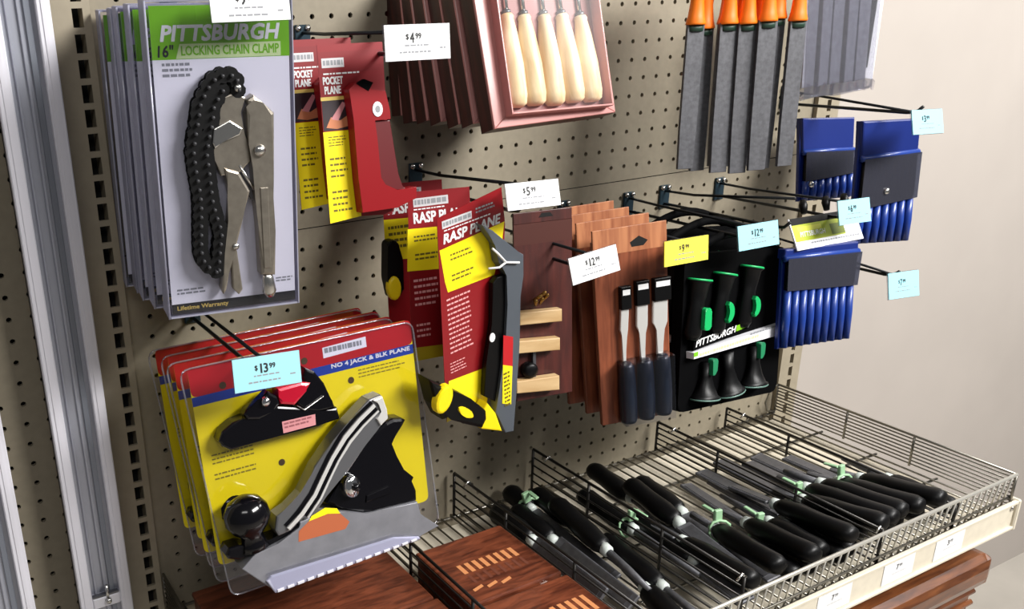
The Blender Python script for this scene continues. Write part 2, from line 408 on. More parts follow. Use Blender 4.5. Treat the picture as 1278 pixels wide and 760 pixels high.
PITCH = 0.0254
def pegboard(name, label, x0, x1, z0, z1, xoff, zoff):
    """sheet with real holes one inch apart"""
    org = ((x0 + x1) / 2, 0, z0); m = MB(org); bm = m.bm; k = m.mi(BOARD)
    h = PITCH / 2; r = 0.0032; th = 0.005; vc = {}
    def V(x, y, z):
        key = (round(x * 1e5), round(y * 1e5), round(z * 1e5))
        if key not in vc: vc[key] = bm.verts.new((x, y, z))
        return vc[key]
    i0 = math.ceil((x0 + h - xoff) / PITCH); i1 = math.floor((x1 - h - xoff) / PITCH)
    j0 = math.ceil((z0 + h - zoff) / PITCH); j1 = math.floor((z1 - h - zoff) / PITCH)
    S8 = [(1, 0), (1, 1), (0, 1), (-1, 1), (-1, 0), (-1, -1), (0, -1), (1, -1)]
    for i in range(i0, i1 + 1):
        for j in range(j0, j1 + 1):
            cx, cz = xoff + i * PITCH, zoff + j * PITCH
            o = [V(cx + a * h, 0, cz + c * h) for a, c in S8]
            q = [V(cx + r * math.cos(t * math.pi / 4), 0, cz + r * math.sin(t * math.pi / 4)) for t in range(8)]
            w = [V(cx + r * math.cos(t * math.pi / 4), th, cz + r * math.sin(t * math.pi / 4)) for t in range(8)]
            for t in range(8):
                t2 = (t + 1) % 8
                for vs in ((o[t], q[t], q[t2], o[t2]), (q[t], w[t], w[t2], q[t2])):
                    bm.faces.new(vs).material_index = k
    X0, X1 = xoff + i0 * PITCH - h, xoff + i1 * PITCH + h; Z0, Z1 = zoff + j0 * PITCH - h, zoff + j1 * PITCH + h
    for a, c, e, f in ((x0, X0, z0, z1), (X1, x1, z0, z1), (X0, X1, z0, Z0), (X0, X1, Z1, z1)):
        if c - a > 1e-5 and f - e > 1e-5:
            bm.faces.new([bm.verts.new(p) for p in ((a, 0, e), (c, 0, e), (c, 0, f), (a, 0, f))]).material_index = k
    t = thing(name, label, 'pegboard', org)
    m.build('panel_face', t)
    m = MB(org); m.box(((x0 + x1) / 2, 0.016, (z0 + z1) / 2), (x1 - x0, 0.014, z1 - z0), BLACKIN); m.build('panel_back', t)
    return t
ZS = -0.0972
pegboard('pegboard', 'beige perforated pegboard panel holding the upper hooks', -0.488, 0.694, ZS, 0.42, -0.0008, 0.0)
pegboard('pegboard', 'beige pegboard panel below the seam behind the wire basket', -0.488, 0.694, -1.345, ZS - 0.0012, -0.0036, -0.4546 + 17 * PITCH)
pegboard('pegboard', 'dim strip of neighbouring pegboard seen between the aluminium guides', -1.2, -0.532, -1.345, 0.42, -24.335 * PITCH, 0.09 * PITCH)

def upright(label, x0, x1, sx0, sx1, zslot):
    org = ((x0 + x1) / 2, 0, -1.3); m = MB(org); y0, y1 = -0.008, 0.03
    ym, yd = (y0 + y1) / 2, y1 - y0; za, zb = -1.348, 0.42
    m.box(((x0 + sx0) / 2, ym, (za + zb) / 2), (sx0 - x0, yd, zb - za), UPR)
    m.box(((sx1 + x1) / 2, ym, (za + zb) / 2), (x1 - sx1, yd, zb - za), UPR)
    n = int((zb - zslot) / PITCH) + 1; z = zslot + n * PITCH
    while z > za:
        m.box(((sx0 + sx1) / 2, y0 + 0.002, z - PITCH / 2), (sx1 - sx0, 0.004, 0.0066), UPR); z -= PITCH
    t = thing('shelving_upright', label, 'upright', org)
    m.build('post', t)
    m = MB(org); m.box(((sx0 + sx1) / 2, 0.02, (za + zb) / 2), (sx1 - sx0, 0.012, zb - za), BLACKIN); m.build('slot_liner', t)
upright('slotted beige steel shelving upright left of the chain clamp packs', -0.5305, -0.4885, -0.5075, -0.4965, 0.1603)
upright('slotted beige steel shelving upright at the right end of the pegboard', 0.695, 0.750, 0.719, 0.729, -0.4527)

def edge_guide(label, x0, x1, yf, zb, clip):
    w = x1 - x0; t = thing('edge_guide', label, 'clamp guide', ((x0 + x1) / 2, yf, -1.348), 'aluminium guides left of the upright')
    zb += 1.348; m = MB(); H = 0.42 + 1.348
    m.box((0, 0.012, H / 2), (w, 0.008, H), ALU)
    for a, c, yy in ((0.32, 0.04, 0.006), (0.50, 0.05, 0.006), (0.60, 0.10, 0.006)):
        m.box((-w / 2 + a * w + c * w / 2, yy + 0.001, H / 2), (c * w, 0.004, H), ALU if c < 0.1 else ALUG, 0.0005)
    m.build('channel', t)
    for a, c in ((0, 0.235), (0.775, 0.225)):
        m = MB(); m.box((-w / 2 + (a + c / 2) * w, 0.008, H / 2), (c * w, 0.018, H), ALUW, 0.0012)
        m.box((-w / 2 + (a + c / 2) * w, -0.0012, H / 2), (c * w * 0.3, 0.0012, H), ALUW); m.build('flange', t)
    if clip:
        m = MB((0, 0, -zb)); m.box((0, 0.004, 0.008), (w * 0.55, 0.012, 0.016), ALUW, 0.002); m.lathe([(0, 0.0022), (0.022, 0.0022)], (0.002, -0.001, 0.008), (0, 0, 1), STEEL, 8)
        m.lathe([(0, 0.004), (0.004, 0.003)], (0.002, -0.003, 0.010), (0, -1, 0), STEEL, 10)
        m.box((0, 0.002, 0.0165), (w * 0.5, 0.006, 0.0025), DSTEEL); m.build('end_clip', t)
edge_guide('aluminium edge guide with white flanges standing beside the slotted left upright', -0.598, -0.536, -0.05, -0.515, True)
edge_guide('aluminium edge guide cut off by the lower left corner of the photo', -0.712, -0.648, -0.05, -0.56, False)
m = MB((-0.66, -0.035, 0.10)); m.box((-0.665, -0.03, 0.145), (0.115, 0.012, 0.125), WHITEP, 0.002); m.box((-0.665, -0.0365, 0.205), (0.03, 0.002, 0.008), GREYINK)
m.build('hang_card', label='white card at the upper left edge beside the aluminium guide', cat='card', loc=(-0.66, -0.035, 0.10 + ZO))

# ------------------------------------------------------------------ hooks and price tags
def hook(label, x, zb, length=0.225, ztag=None, zoff=-0.02):
    """scanning hook: back plate in the board, product prong below, tag arm above"""
    t = thing('pegboard_hook', label, 'hook', (x, 0, zb), 'pegboard hooks')
    m = MB(); m.box((0, -0.002, -0.009), (0.020, 0.004, 0.036), PLATE, 0.001)
    for s in (-1, 1): m.lathe([(0, 0.004), (0.003, 0.003)], (s * 0.006, -0.004, 0.005), (0, -1, 0), STEEL, 8)
    m.build('back_plate', t)
    m = MB(); m.tube([(0, -0.003, zoff), (0, -length + 0.03, zoff), (0, -length + 0.016, zoff + 0.002), (0, -length + 0.008, zoff + 0.010)], 0.0024, HOOKM); m.build('prong', t)
    zt = (ztag - zb) if ztag is not None else 0.0
    m = MB(); m.tube([(0, -0.003, 0.0), (0, -0.06, 0.0 + zt * 0.15), (0, -length + 0.0055, zt + 0.010)], 0.0020, HOOKM); m.build('tag_arm', t)
    return t
def price_tag(label, P, paper, price, seed):
    x, y, z, yaw, roll, pitch, w, h = P
    t = thing('price_tag', label, 'price tag', (x, y - 0.006, z), 'price tags on the hooks', yaw, roll, pitch)
    w *= 1000; h *= 1000
    m = MB(); m.prism([(-w / 2, -h / 2), (w / 2, -h / 2), (w / 2, h / 2), (-w / 2, h / 2)], -0.8, 0.4, paper)
    L = 5.0 * len(price[0]); m.text('$', -13.5, 2, -10.5, 7.5, 0.5, INK, fat=0.4)
    x = -9
    for ch in price[0]:
        m.text(ch, x + (1.5 if ch == '1' else 0), -0.5, x + (3.0 if ch == '1' else 4.4), 8.5, 0.5, INK, fat=0.6); x += 5.0
    x = 0; m.text(price[1], -7.8 + L, 3, -1.5 + L, 8, 0.5, INK, fat=0.45)
    m.dashes(-15, -6, 14, -2, 1, 0.5, GREYINK, seed, 0.9, 0.35); m.dashes(-21, -11.5, 16, -8, 1, 0.5, GREYINK, seed + 1, 0.95, 0.45)
    m.dashes(w / 2 - 12, -8, w / 2 - 5, -5, 1, 0.5, GREYINK, seed + 3)
    m.build('card', t)
    m = MB(); m.prism([(-w / 2 - 0.8, -h / 2 - 0.8), (w / 2 + 0.8, -h / 2 - 0.8), (w / 2 + 0.8, h / 2 + 0.8), (-w / 2 - 0.8, h / 2 + 0.8)], -2.0, -0.9, CLEAR); m.build('tag_holder', t)
TG = {'t_rasp': (-0.085, -.23, -0.039, -0.01, -0.03, 0.29, 0.0718, 0.0290), 't_12': (0.010, -.23, -0.133, 0, 0.09, 0.24, 0.0735, 0.0315),
      't_yel': (0.160, -.23, -0.139, 0.02, -0.03, 0.13, 0.0770, 0.0312), 't_c12': (0.290, -.23, -0.138, 0.01, -0.02, 0.23, 0.0768, 0.0321),
      't_c4': (0.483, -.23, -0.131, 0, -0.04, 0.28, 0.0680, 0.0337), 't_plane': (-0.232, -.23, 0.126, 0, -0.01, 0.09, 0.0734, 0.0328),
      't_chain': (-0.402, -.23, 0.165, 0, 0, 0.11, 0.0737, 0.0277), 't_13': (-0.410, -.23, -0.176, 0.02, -0.06, 0.21, 0.0720, 0.0330),
      't_r1': (0.616, -.23, -0.020, 0.01, -0.05, 0.28, 0.0712, 0.0339), 't_r3': (0.632, -.23, -0.263, 0.01, -0.08, 0.26, 0.0745, 0.0391)}
for i, (k, paper, price, lab) in enumerate((
        ('t_rasp', WHITE, ('5', '99'), 'white price tag in front of the rasp plane cards'),
        ('t_12', WHITE, ('12', '99'), 'tilted white price tag left of the three chisels'),
        ('t_yel', YTAG, ('9', '99'), 'yellow price tag, the only one of its colour'),
        ('t_c12', CYAN, ('12', '99'), 'pale blue price tag above the green screwdriver case'),
        ('t_c4', CYAN, ('6', '99'), 'pale blue price tag above the lower blue file pouch'),
        ('t_plane', WHITE, ('4', '99'), 'white price tag over the dark carving packs at the top'),
        ('t_chain', WHITE, ('9', '99'), 'white price tag cut by the top edge above the chain clamp'),
        ('t_13', CYAN, ('13', '99'), 'large pale blue price tag on the bench plane pack'),
        ('t_r1', CYAN, ('3', '99'), 'pale blue price tag at the far upper right by the wall'),
        ('t_r3', CYAN, ('7', '99'), 'pale blue price tag on the empty hook at the right'))):
    price_tag(lab, TG[k], paper, price, i * 5 + 2)
for x, zb, zt, lab in ((-0.0899, -0.0413, -0.039, 'black wire hook carrying the rasp plane cards'), (0.012, -0.1225, -0.133, 'black wire hook carrying the card with three wooden bars'),
                       (0.1639, -0.1224, -0.139, 'black wire hook carrying the chisel sets'), (0.2905, -0.125, -0.138, 'black wire hook carrying the black screwdriver cases'),
                       (0.4866, -0.125, -0.131, 'black wire hook carrying the lower blue file pouch'), (0.618, 0.010, -0.020, 'black wire hook carrying the upper blue file pouches'),
                       (0.634, -0.235, -0.263, 'empty black wire hook at the right end of the board'), (-0.244, 0.135, 0.126, 'black wire hook carrying the red pocket plane cards'),
                       (-0.402, 0.175, 0.165, 'black wire hook carrying the chain clamp packs'), (-0.410, -0.165, -0.176, 'black wire hook carrying the bench plane packs'),
                       (0.365, -0.1229, -0.11, 'spare black wire hook between the screwdriver cases and the blue pouch')):
    hook(lab, x, zb, 0.233, zt)
PLQ = mat('plaque_print', '#c9c6c8', 0.4)
def plaque(m, u0, v0, u1, v1):
    m.rect(u0, v0, u1, v1, .3, PLQ); m.dashes(u0 + 1.5, v0 + 1.5, u1 - 1.5, v1 - 2, 1, .4, GREYINK, 4, 1.0, .85)
# ------------------------------------------------------------------ chain clamp packs
P = D['chain']
t = place('chain_clamp_pack', 'chain clamp in clear blister with green header, frontmost of its hook', 'tool pack', P, 'chain clamp packs on one hook')
m = MB(); m.prism([(-64, -142), (62, -142), (62, 142), (-64, 142)], -0.8, 0, WHITEP)
m.rect(-64, 97, 62.5, 142, 0.1, GREENP); m.flat([(-43, 97.5), (54, 97.5), (54, 110), (-39, 110)], 0.2, LGREEN)
m.text('PITTSBURGH', -56, 112, 50, 125, 0.3, WHITE, 0.2, fat=1.1); m.text('16"', -59, 99, -46, 109, 0.3, INK, 0.1, fat=0.5); m.text('LOCKING CHAIN CLAMP', -38, 100, 52, 108, 0.3, GREENP, fat=0.4)
m.dashes(-56, 80, -28, 94, 3, 0.2, GREYINK, 4); m.dashes(-58, -124, -30, -117, 2, 0.2, GREYINK, 5); m.dashes(42, -122, 60, -116, 2, 0.2, GREYINK, 6)
m.rect(-64, -142, 62, -132, 0.1, INK); m.text('Lifetime Warranty', -59, -140, -8, -134.5, 0.2, GOLD, fat=0.3)
m.build('card', t)
def chain_mesh(strands):
    m = MB()
    for st in strands:
        q = resample(st, 8.6)
        for i, p in enumerate(q):
            m.lathe([(0, 2.4), (17, 2.4)] and [(0.0, 0.0018), (0.0142, 0.0018), (0.0148, 0.0012)], (p.x / 1000, -0.004, p.y / 1000), (0, -1, 0), RIVET, 8)
            if i + 1 < len(q):
                e = q[i + 1]; dv = (e - p); L = dv.length; a = math.atan2(dv.y, dv.x)
                out = []
                for c, a0 in ((p, a + math.pi / 2), (e, a - math.pi / 2)):
                    for k in range(7):
                        th = a0 + math.pi * k / 6; out.append((c.x + 7.4 * math.cos(th), c.y + 7.4 * math.sin(th)))
                mid = (p + e) / 2; nx, ny = -dv.y / L, dv.x / L
                out.insert(7, (mid.x - nx * 5, mid.y - ny * 5)); out.append((mid.x + nx * 5, mid.y + ny * 5))
                d = 13.2 if i % 2 else 11.6
                m.prism(out, d, d + 1.5, CHAINB); m.prism(out, 9 - d * .4, 10.5 - d * .4, CHAINB)
    return m
chain_mesh([P['strand1'], P['strand2']]).build('chain', t, label='black roller chain')
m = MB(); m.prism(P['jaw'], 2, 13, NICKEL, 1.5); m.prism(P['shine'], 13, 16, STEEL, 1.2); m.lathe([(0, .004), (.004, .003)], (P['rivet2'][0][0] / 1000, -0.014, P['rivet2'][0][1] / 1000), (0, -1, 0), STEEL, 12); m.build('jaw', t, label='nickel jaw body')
m = MB(); m.prism(P['fixed'], 1, 16, NICKEL, 3.5); q = P['bolt'][0]; m.lathe([(0, .006), (.003, .0055), (.005, .002)], (q[0] / 1000, -0.0155, q[1] / 1000), (0, -1, 0), STEEL, 12)
m.prism([(25, -20), (33, -20), (33, -100), (26, -100)], 15.5, 17, NICKEL, 0.7); m.build('fixed_handle', t, label='long nickel handle')
m = MB(); m.lathe([(0, .004), (.006, .006), (.02, .0072), (.026, .004)], (0.0305, -0.009, -0.106), (0.1, 0, -1), STEEL, 14); m.build('adjusting_screw', t)
m = MB(); m.prism(P['lever'], 3, 15, NICKEL, 2.5); m.lathe([(0, .0035), (.002, .003)], (-0.001, -0.015, -0.075), (0, -1, 0), STEEL, 10); m.build('lever', t)
m = MB(); m.prism(P['trigger'], 4, 11, NICKEL, 1.5); m.build('release_trigger', t)
m = MB(); m.prism(P['link'], 4, 9, DSTEEL, 0.8); m.tube([(0.007, -0.012, 0.002), (0.02, -0.012, -0.022)], 0.0015, STEEL); m.build('spring_link', t)
m = MB(); m.prism([(-67, -146), (65, -146), (65, 146), (-67, 146)], 0.6, 1.0, CLEAR)
for pts in ([(-68, -146), (-66.5, -146), (-66.5, 146), (-68, 146)], [(65, -146), (66, -146), (66, 146), (65, 146)]):
    m.prism(pts, -31, 1.5, HAZY)
m.prism([(-67, 145), (65, 145), (65, 146.5), (-67, 146.5)], -31, 1.5, HAZY)
m.prism([(-66, -146), (64, -146), (64, -144.5), (-66, -144.5)], -31, 1.5, HAZY)
m.tube([(-.067, -.0015, .1465), (.065, -.0015, .1465)], .0009, CLEAR, 6); m.tube([(-.0675, -.0015, -.146), (-.0675, -.0015, .146)], .0011, HAZY, 6)
m.build('clamshell', t)
o0 = P['o']
for i, (y, dz) in enumerate(((-.152, -.002), (-.113, -.003), (-.079, -.004), (-.045, -.005))):
    copy_tree(t, 'chain clamp blister pack behind others, %s from the front on its hook' % ORD[i + 1], None, (o0[0] + R.uniform(-.003, .003), y, o0[2] + dz))

# ------------------------------------------------------------------ bench plane packs
P = D['block']
t = place('plane_pack', 'yellow and red card with bench plane and block plane, frontmost pack', 'tool pack', P, 'bench plane packs on one hook')
W2, H2 = 133, 112
def rcorner(pts, r=8, n=4):
    out = []
    N = len(pts)
    for i in range(N):
        p, a, c = Vector(pts[i]), Vector(pts[i - 1]), Vector(pts[(i + 1) % N])
        u = (a - p).normalized() * r; v = (c - p).normalized() * r
        for k in range(n + 1):
            s = k / n; q = p + u * (1 - s) ** 2 + v * s ** 2; out.append((q.x, q.y))
    return out
m = MB(); body = rcorner([(-W2, -H2), (W2, -H2), (W2, H2), (-W2, H2)])
m.prism(body, -0.8, 0, YEL)
m.flat(rcorner([(-W2, 80), (W2, 83), (W2, H2), (-W2, H2)], 7), 0.1, RED); m.flat([(-W2, 70), (W2, 72), (W2, 83), (-W2, 80)], 0.15, BLUEP)
m.text('NO 4 JACK & BLK PLANE', 28, 75, 128, 81, 0.3, WHITE, fat=0.5)
m.prism([(20, 90), (74, 92), (74, 104), (20, 102)], 0.1, 0.3, WHITEP); m.dashes(22, 93, 70, 101, 1, 0.5, GREYINK, 3, .95, .7)
for u, v in ((-98, 86), (50, 58), (-45, -15), (-79, 92), (-3, 92)): m.flat([(u + 4 * math.cos(a * math.pi / 5), v + 4 * math.sin(a * math.pi / 5)) for a in range(10)], 0.3, mat('hole_brown', '#4a3512', 0.6))
m.dashes(60, 56, 122, 68, 3, 0.2, mat('brown_ink', '#8a7a18', 0.6), 3, 0.8, 0.35); m.dashes(-122, 0, -70, 14, 3, 0.2, mat('brown_ink', '#8a7a18', 0.6), 8, 0.9, 0.35); m.dashes(-122, -18, -72, -8, 2, 0.2, mat('brown_ink', '#8a7a18', 0.6), 9, 0.9, 0.35)
m.build('card', t)
# block plane
m = MB(); m.prism(P['bp_body'], 2, 22, OXID, 2.5); m.build('block_plane_body', t, label='black block plane body')
m = MB(); m.prism(P['bp_lever'], 10, 25, OXID, 3); m.lathe([(0, .006), (.004, .004)], (-0.062, -0.025, 0.065), (0, -1, 0), CHROME, 12); m.build('block_plane_lever', t)
m = MB(); m.prism(P['bp_knob'], 8, 26, KNOBRED, 3.5); m.build('block_plane_wheel', t, label='shiny red wheel')
m = MB(); m.prism(P['bp_cap'], 6, 22, OXID, 3); m.tube([(-.027, -.0235, .052), (-.019, -.0235, .045), (.005, -.0235, .055)], .0009, STEEL, 6); m.build('block_plane_cap', t)
m = MB(); m.prism(P['bp_label'], 21.5, 22.4, PINKT); m.dashes(-44, 28, -10, 36, 2, 22.6, mat('pink_ink', '#8f5257', 0.6), 5); m.build('block_plane_label', t, label='pink paper sticker')
# bench plane
m = MB(); m.prism(P['sole'], 2, 30, SOLE, 1.2)
m.flat(P['sticker'], 30.2, ORSTK); m.flat(P['stickery'], 30.4, YEL); m.build('plane_sole', t, label='grey plane body with orange sticker')
m = MB(); m.prism(P['toe'], 4, 27, OXID, 3); m.build('plane_toe', t)
kx, kz = -0.0985, -0.05
m = MB(); m.lathe([(0, .016), (.006, .0135), (.016, .012), (.024, .020), (.034, .0255), (.046, .0245), (.056, .018), (.061, .007)], (kx + 0.002, -0.024, -0.092), (-0.1, 0, 1), OXID, 24, sq=0.85); m.build('front_knob', t, label='round black knob')
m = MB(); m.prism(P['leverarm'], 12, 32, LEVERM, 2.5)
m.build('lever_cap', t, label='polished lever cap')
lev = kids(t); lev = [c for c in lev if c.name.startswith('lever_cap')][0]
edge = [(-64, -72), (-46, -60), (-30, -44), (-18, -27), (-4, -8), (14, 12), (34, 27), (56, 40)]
def reflect_ridge(off0, off1, d0, d1, mt, i0=0, i1=8):  # raised strips whose bright and black colours paint reflection streaks on the cap
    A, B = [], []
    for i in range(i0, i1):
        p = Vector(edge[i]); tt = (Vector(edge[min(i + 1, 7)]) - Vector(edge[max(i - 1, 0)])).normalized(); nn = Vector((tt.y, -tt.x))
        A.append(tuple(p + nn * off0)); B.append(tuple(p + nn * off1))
    m = MB(); m.prism(A + B[::-1], d0, d1, mt, 0.8); m.build('reflect_ridge' if mt is BRIGHTC else 'dark_reflect_strip', lev)
reflect_ridge(0.5, 5, 31, 33, OXID); reflect_ridge(5, 9.5, 31, 35, BRIGHTC); reflect_ridge(10, 15, 31, 33, OXID, 1, 8); reflect_ridge(15, 17.5, 31, 34, BRIGHTC, 1, 8)
m = MB(); m.prism([(58, 40), (70, 42), (74, 26), (74, 15), (64, 9), (60, 18), (68, 24), (66, 34)], 31, 35, BRIGHTC, 1.5); m.build('reflect_ridge', lev)  # bright strip at the cap's end, reflection put into its colour
m = MB(); m.prism(P['tote'], 6, 26, OXID, 4); m.build('rear_tote', t, label='black rear handle')
fx, fz = .019, -.052
m = MB(); m.lathe([(0, .010), (.008, .0105), (.012, .009)], (fx, -0.024, fz), (0.35, -1, 0), CHROME, 18, sq=1.3); m.lathe([(0, .005), (.006, .004)], (fx + .004, -0.035, fz), (0.35, -1, 0), OXID, 12); m.build('depth_wheel', t, label='bright adjusting wheel')
m = MB(); m.prism([(38, -78), (74, -76), (68, -66), (40, -70)], 26, 28, OXID, 1); m.build('frog_plate', t)
cl = P['clam']
m = MB(); m.prism(rcorner(cl, 12), 1.2, 1.7, CLEAR)
rim = [(u / 1000, -0.002, v / 1000) for u, v in rcorner(cl, 12)]; m.tube(rim, 0.0010, RIM, 6, closed=True)
tray = [(-90, -122), (62, -124), (100, -136), (99, -141), (-84, -147)]
m.prism(tray, 2, 34, CLEAR, 2)
m.build('clamshell', t)
m = MB(); m.prism([(-86, -126), (66, -128), (98, -137), (99, -140), (-84, -147), (-92, -130)], 3, 33, clear('ribbed_tray', '#dcdcee', 0.3, 0.7, '#d4d4ea', 0.12), 1.5)
for k in range(15):
    u = -82 + k * 12; m.prism([(u, -146.2 + k * .45), (u + 8, -145.8 + k * .45), (u + 8, -142.2 + k * .4), (u, -142.6 + k * .4)], 33, 34.5, ALUW, 0.6)
m.build('blister_tray', t, label='frosted white ribbed tray edge')
o0 = P['o']
for i, (y, dz) in enumerate(((-.1455, -.006), (-.107, -.011), (-.0685, -.016))):
    copy_tree(t, 'yellow and red bench plane pack behind others, %s from the front' % ORD[i + 1], None, (o0[0] + (-.003, .002, -.002)[i], y, o0[2] + dz))

# ------------------------------------------------------------------ pocket plane cards
P = D['pocket']
t = place('pocket_plane_pack', 'red and yellow card with red pocket plane, the nearer of two', 'tool pack', P, 'pocket plane cards')
m = MB(); m.prism([(-38, -87), (-1, -84), (37, -87), (37, 87), (-37.5, 87)], -0.6, 0, DRED)
m.rect(-37, 60, 37, 80, .1, mat('maroon_print', '#7c0c14', .4)); plaque(m, -34, 65, -9, 74); m.dashes(-33, 57, 8, 60, 1, .3, WHITE, 2); m.text('POCKET', -34, 49, -12, 56, .3, WHITE, fat=.6); m.text('PLANE', -33, 40, -15, 47, .3, WHITE, fat=.6)
m.rect(-38, 34, -7, 37.5, .2, GOLD); m.rect(-37, 5, -6, 34, .2, SHADEWIN); m.flat([(-34, 8), (-22, 6), (-8, 8), (-10, 18), (-18, 14), (-28, 18)], .3, SKIN); m.flat([(-28, 16), (-14, 32), (-10, 30), (-20, 14)], .35, PINKT)
m.flat([(-38, 4), (-5, 4), (-1, -84), (-38, -87)], .2, YEL)
for k, (a, c) in enumerate(((-12, -1), (-45, -22), (-80, -55))): m.dashes(-33, a, -10, c, 4, .3, mat('olive_ink', '#6a5d10', .6), k + 11, .7, .35)
m.build('card', t)
m = MB(); m.prism(P['body'], 1, 14, REDPL, 2.2); m.build('plane_body', t, label='red plastic plane body')
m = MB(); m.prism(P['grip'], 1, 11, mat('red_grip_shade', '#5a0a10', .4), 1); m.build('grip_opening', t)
m = MB(); m.prism(P['slot'], 10, 14.6, BLACKM, .5); m.build('blade_slot', t)
q = P['badge'][0]; m = MB(); m.prism([(q[0] + 6 * math.cos(a * math.pi / 8), q[1] + 7.5 * math.sin(a * math.pi / 8)) for a in range(16)], 13, 14.8, WHITEP, .4); m.prism([(q[0] + 3 * math.cos(a * math.pi / 6), q[1] + 3.5 * math.sin(a * math.pi / 6)) for a in range(12)], 14.5, 15, GREYINK); m.build('badge', t, label='small white oval badge')
o0 = P['o']
c = copy_tree(t, 'red and yellow pocket plane card half hidden behind the nearer one', None, (o0[0] - .003, -.128, o0[2] + .004))

# ------------------------------------------------------------------ rasp plane cards
def rasp_card(m, card, k):
    m.prism(card, -0.6, 0, DRED)
P = D['raspfront']
t = place('rasp_plane_pack', 'tilted red and yellow rasp plane card, frontmost with its grey tool', 'tool pack', P, 'rasp plane cards')
m = MB(); m.prism([(-46, 136), (47, 145), (50, 100), (32, -40), (8, -119), (-56, -120)], -0.6, 0, DRED)
m.flat([(-46, 99), (49, 104), (44, 80), (30, 44), (-39, 46), (-42, 60)], .15, YEL); m.flat([(-48, -66), (22, -72), (8, -119), (-56, -120)], .15, YEL)
plaque(m, -40, 122, 2, 131); m.dashes(-38, 117, 34, 120, 1, .3, WHITE, 3, .9, .5); m.text('RASP PLANE', -40, 104, 41, 115, .3, WHITE, .15, fat=1.0); m.dashes(8, 124, 36, 132, 2, .3, GREYINK, 31, .9, .5)
m.dashes(-32, 79, 2, 90, 2, .3, mat('olive_ink', '#6a5d10', .6), 4, .8, .4); m.dashes(-32, 54, 2, 65, 2, .3, mat('olive_ink', '#6a5d10', .6), 5, .8, .4)
m.dashes(-42, -36, -6, 38, 12, .3, mat('pink_ink2', '#e0a0a0', .6), 6, .8, .35); m.dashes(-44, -60, -18, -44, 4, .3, mat('pink_ink2', '#e0a0a0', .6), 7, .8, .35)
m.build('card', t)
m = MB(); m.prism(P['tool_bar'], 2, 14, GREYT, 1.5); m.build('rasp_body', t, label='grey steel rasp body')
m = MB(); m.prism(P['tool_black'], 3, 10, BLACK, 1); q = P['dot'][0]; m.prism([(q[0] + 4.5 * math.cos(a * math.pi / 6), q[1] + 6 * math.sin(a * math.pi / 6)) for a in range(12)], 10, 11, WHITE, .3); m.build('rasp_blade', t, label='black rasp blade with a white dot')
m = MB(); m.prism(P['label_r'], 13.8, 14.5, RED); m.prism(P['label_y'], 13.8, 14.5, YEL); m.dashes(24, -130, 34, -80, 9, 14.7, mat('olive_ink', '#6a5d10', .6), 5); m.build('side_label', t, label='red and yellow sticker')
m = MB(); m.prism(P['ytip'], 3, 18, YPL, 2); m.build('front_guard', t, label='yellow plastic nose')
m = MB(); m.prism(P['handle'], 0, 26, BLACK, 5); m.build('handle', t, label='black handle with yellow pads')
hd = bpy.data.objects[[c.name for c in kids(t) if c.name.startswith('handle')][0]]
m = MB(); q = P['y1'][0]; m.prism([(q[0] + 13 * math.cos(a * math.pi / 8) + 4 * math.sin(a * math.pi / 8), q[1] + 17 * math.sin(a * math.pi / 8)) for a in range(16)], 20, 29, YPL, 3.5); m.build('butt_pad', hd, label='yellow butt pad')
m = MB(); q = P['y2'][0]; m.prism([(q[0] + 12 * math.cos(a * math.pi / 8) * .9, q[1] + 7 * math.sin(a * math.pi / 8) - 9 * math.cos(a * math.pi / 8)) for a in range(16)], 24, 28, YPL, 1.5); m.build('thumb_pad', hd, label='yellow thumb pad')
m = MB(); m.tube([(u / 1000, -.0165, v / 1000) for u, v in ((8, 64), (24, 60), (34, 63), (54, 56))], .0014, WHITE, 6); m.tube([(.034, -.0165, .063), (.022, -.017, .078), (.015, -.0165, .086)], .0014, WHITE, 6); m.build('cable_tie', t, label='white cable tie')
P2 = D['rasp2']
t2 = place('rasp_plane_pack', 'upright red rasp plane card just behind the tilted one', 'tool pack', P2, 'rasp plane cards')
m = MB(); m.prism([(-40, 100), (38, 98), (38, -100), (-49, -101)][0:4], -0.6, 0, DRED)
m.flat([(-43, 58), (37, 55), (36, 4), (-47, 9)], .15, YEL); m.flat([(-49, -84), (38, -88), (38, -100), (-49, -101)], .15, mat('olive_print', '#a8951a', .4))
plaque(m, -34, 82, 10, 92); m.dashes(-34, 77, 8, 80, 1, .3, WHITE, 3, .9, .5); m.text('RASP PLANE', -35, 63, 34, 75, .3, WHITE, fat=.9)
m.dashes(-36, 40, -6, 49, 2, .3, mat('olive_ink', '#6a5d10', .6), 4, .9, .45); m.dashes(-36, 18, -6, 28, 2, .3, mat('olive_ink', '#6a5d10', .6), 5, .9, .45)
m.dashes(-40, -38, -8, -2, 5, .3, mat('pink_ink2', '#e0a0a0', .6), 6, .85, .4); m.dashes(-40, -76, -20, -56, 3, .3, mat('pink_ink2', '#e0a0a0', .6), 7, .85, .4)
m.build('card', t2)
m = MB(); m.prism([(14, 70), (28, 70), (28, -70), (22, -78), (14, -70)], 1, 5, GREYT, 1.0); m.build('rasp_body', t2)
P3 = dict(P2); P3['o'] = (P2['o'][0] - .004, -.098, P2['o'][2] + .002)
t3 = place('rasp_plane_pack', 'rasp plane card at the back with yellow-tipped black handle at its left', 'tool pack', P3, 'rasp plane cards')
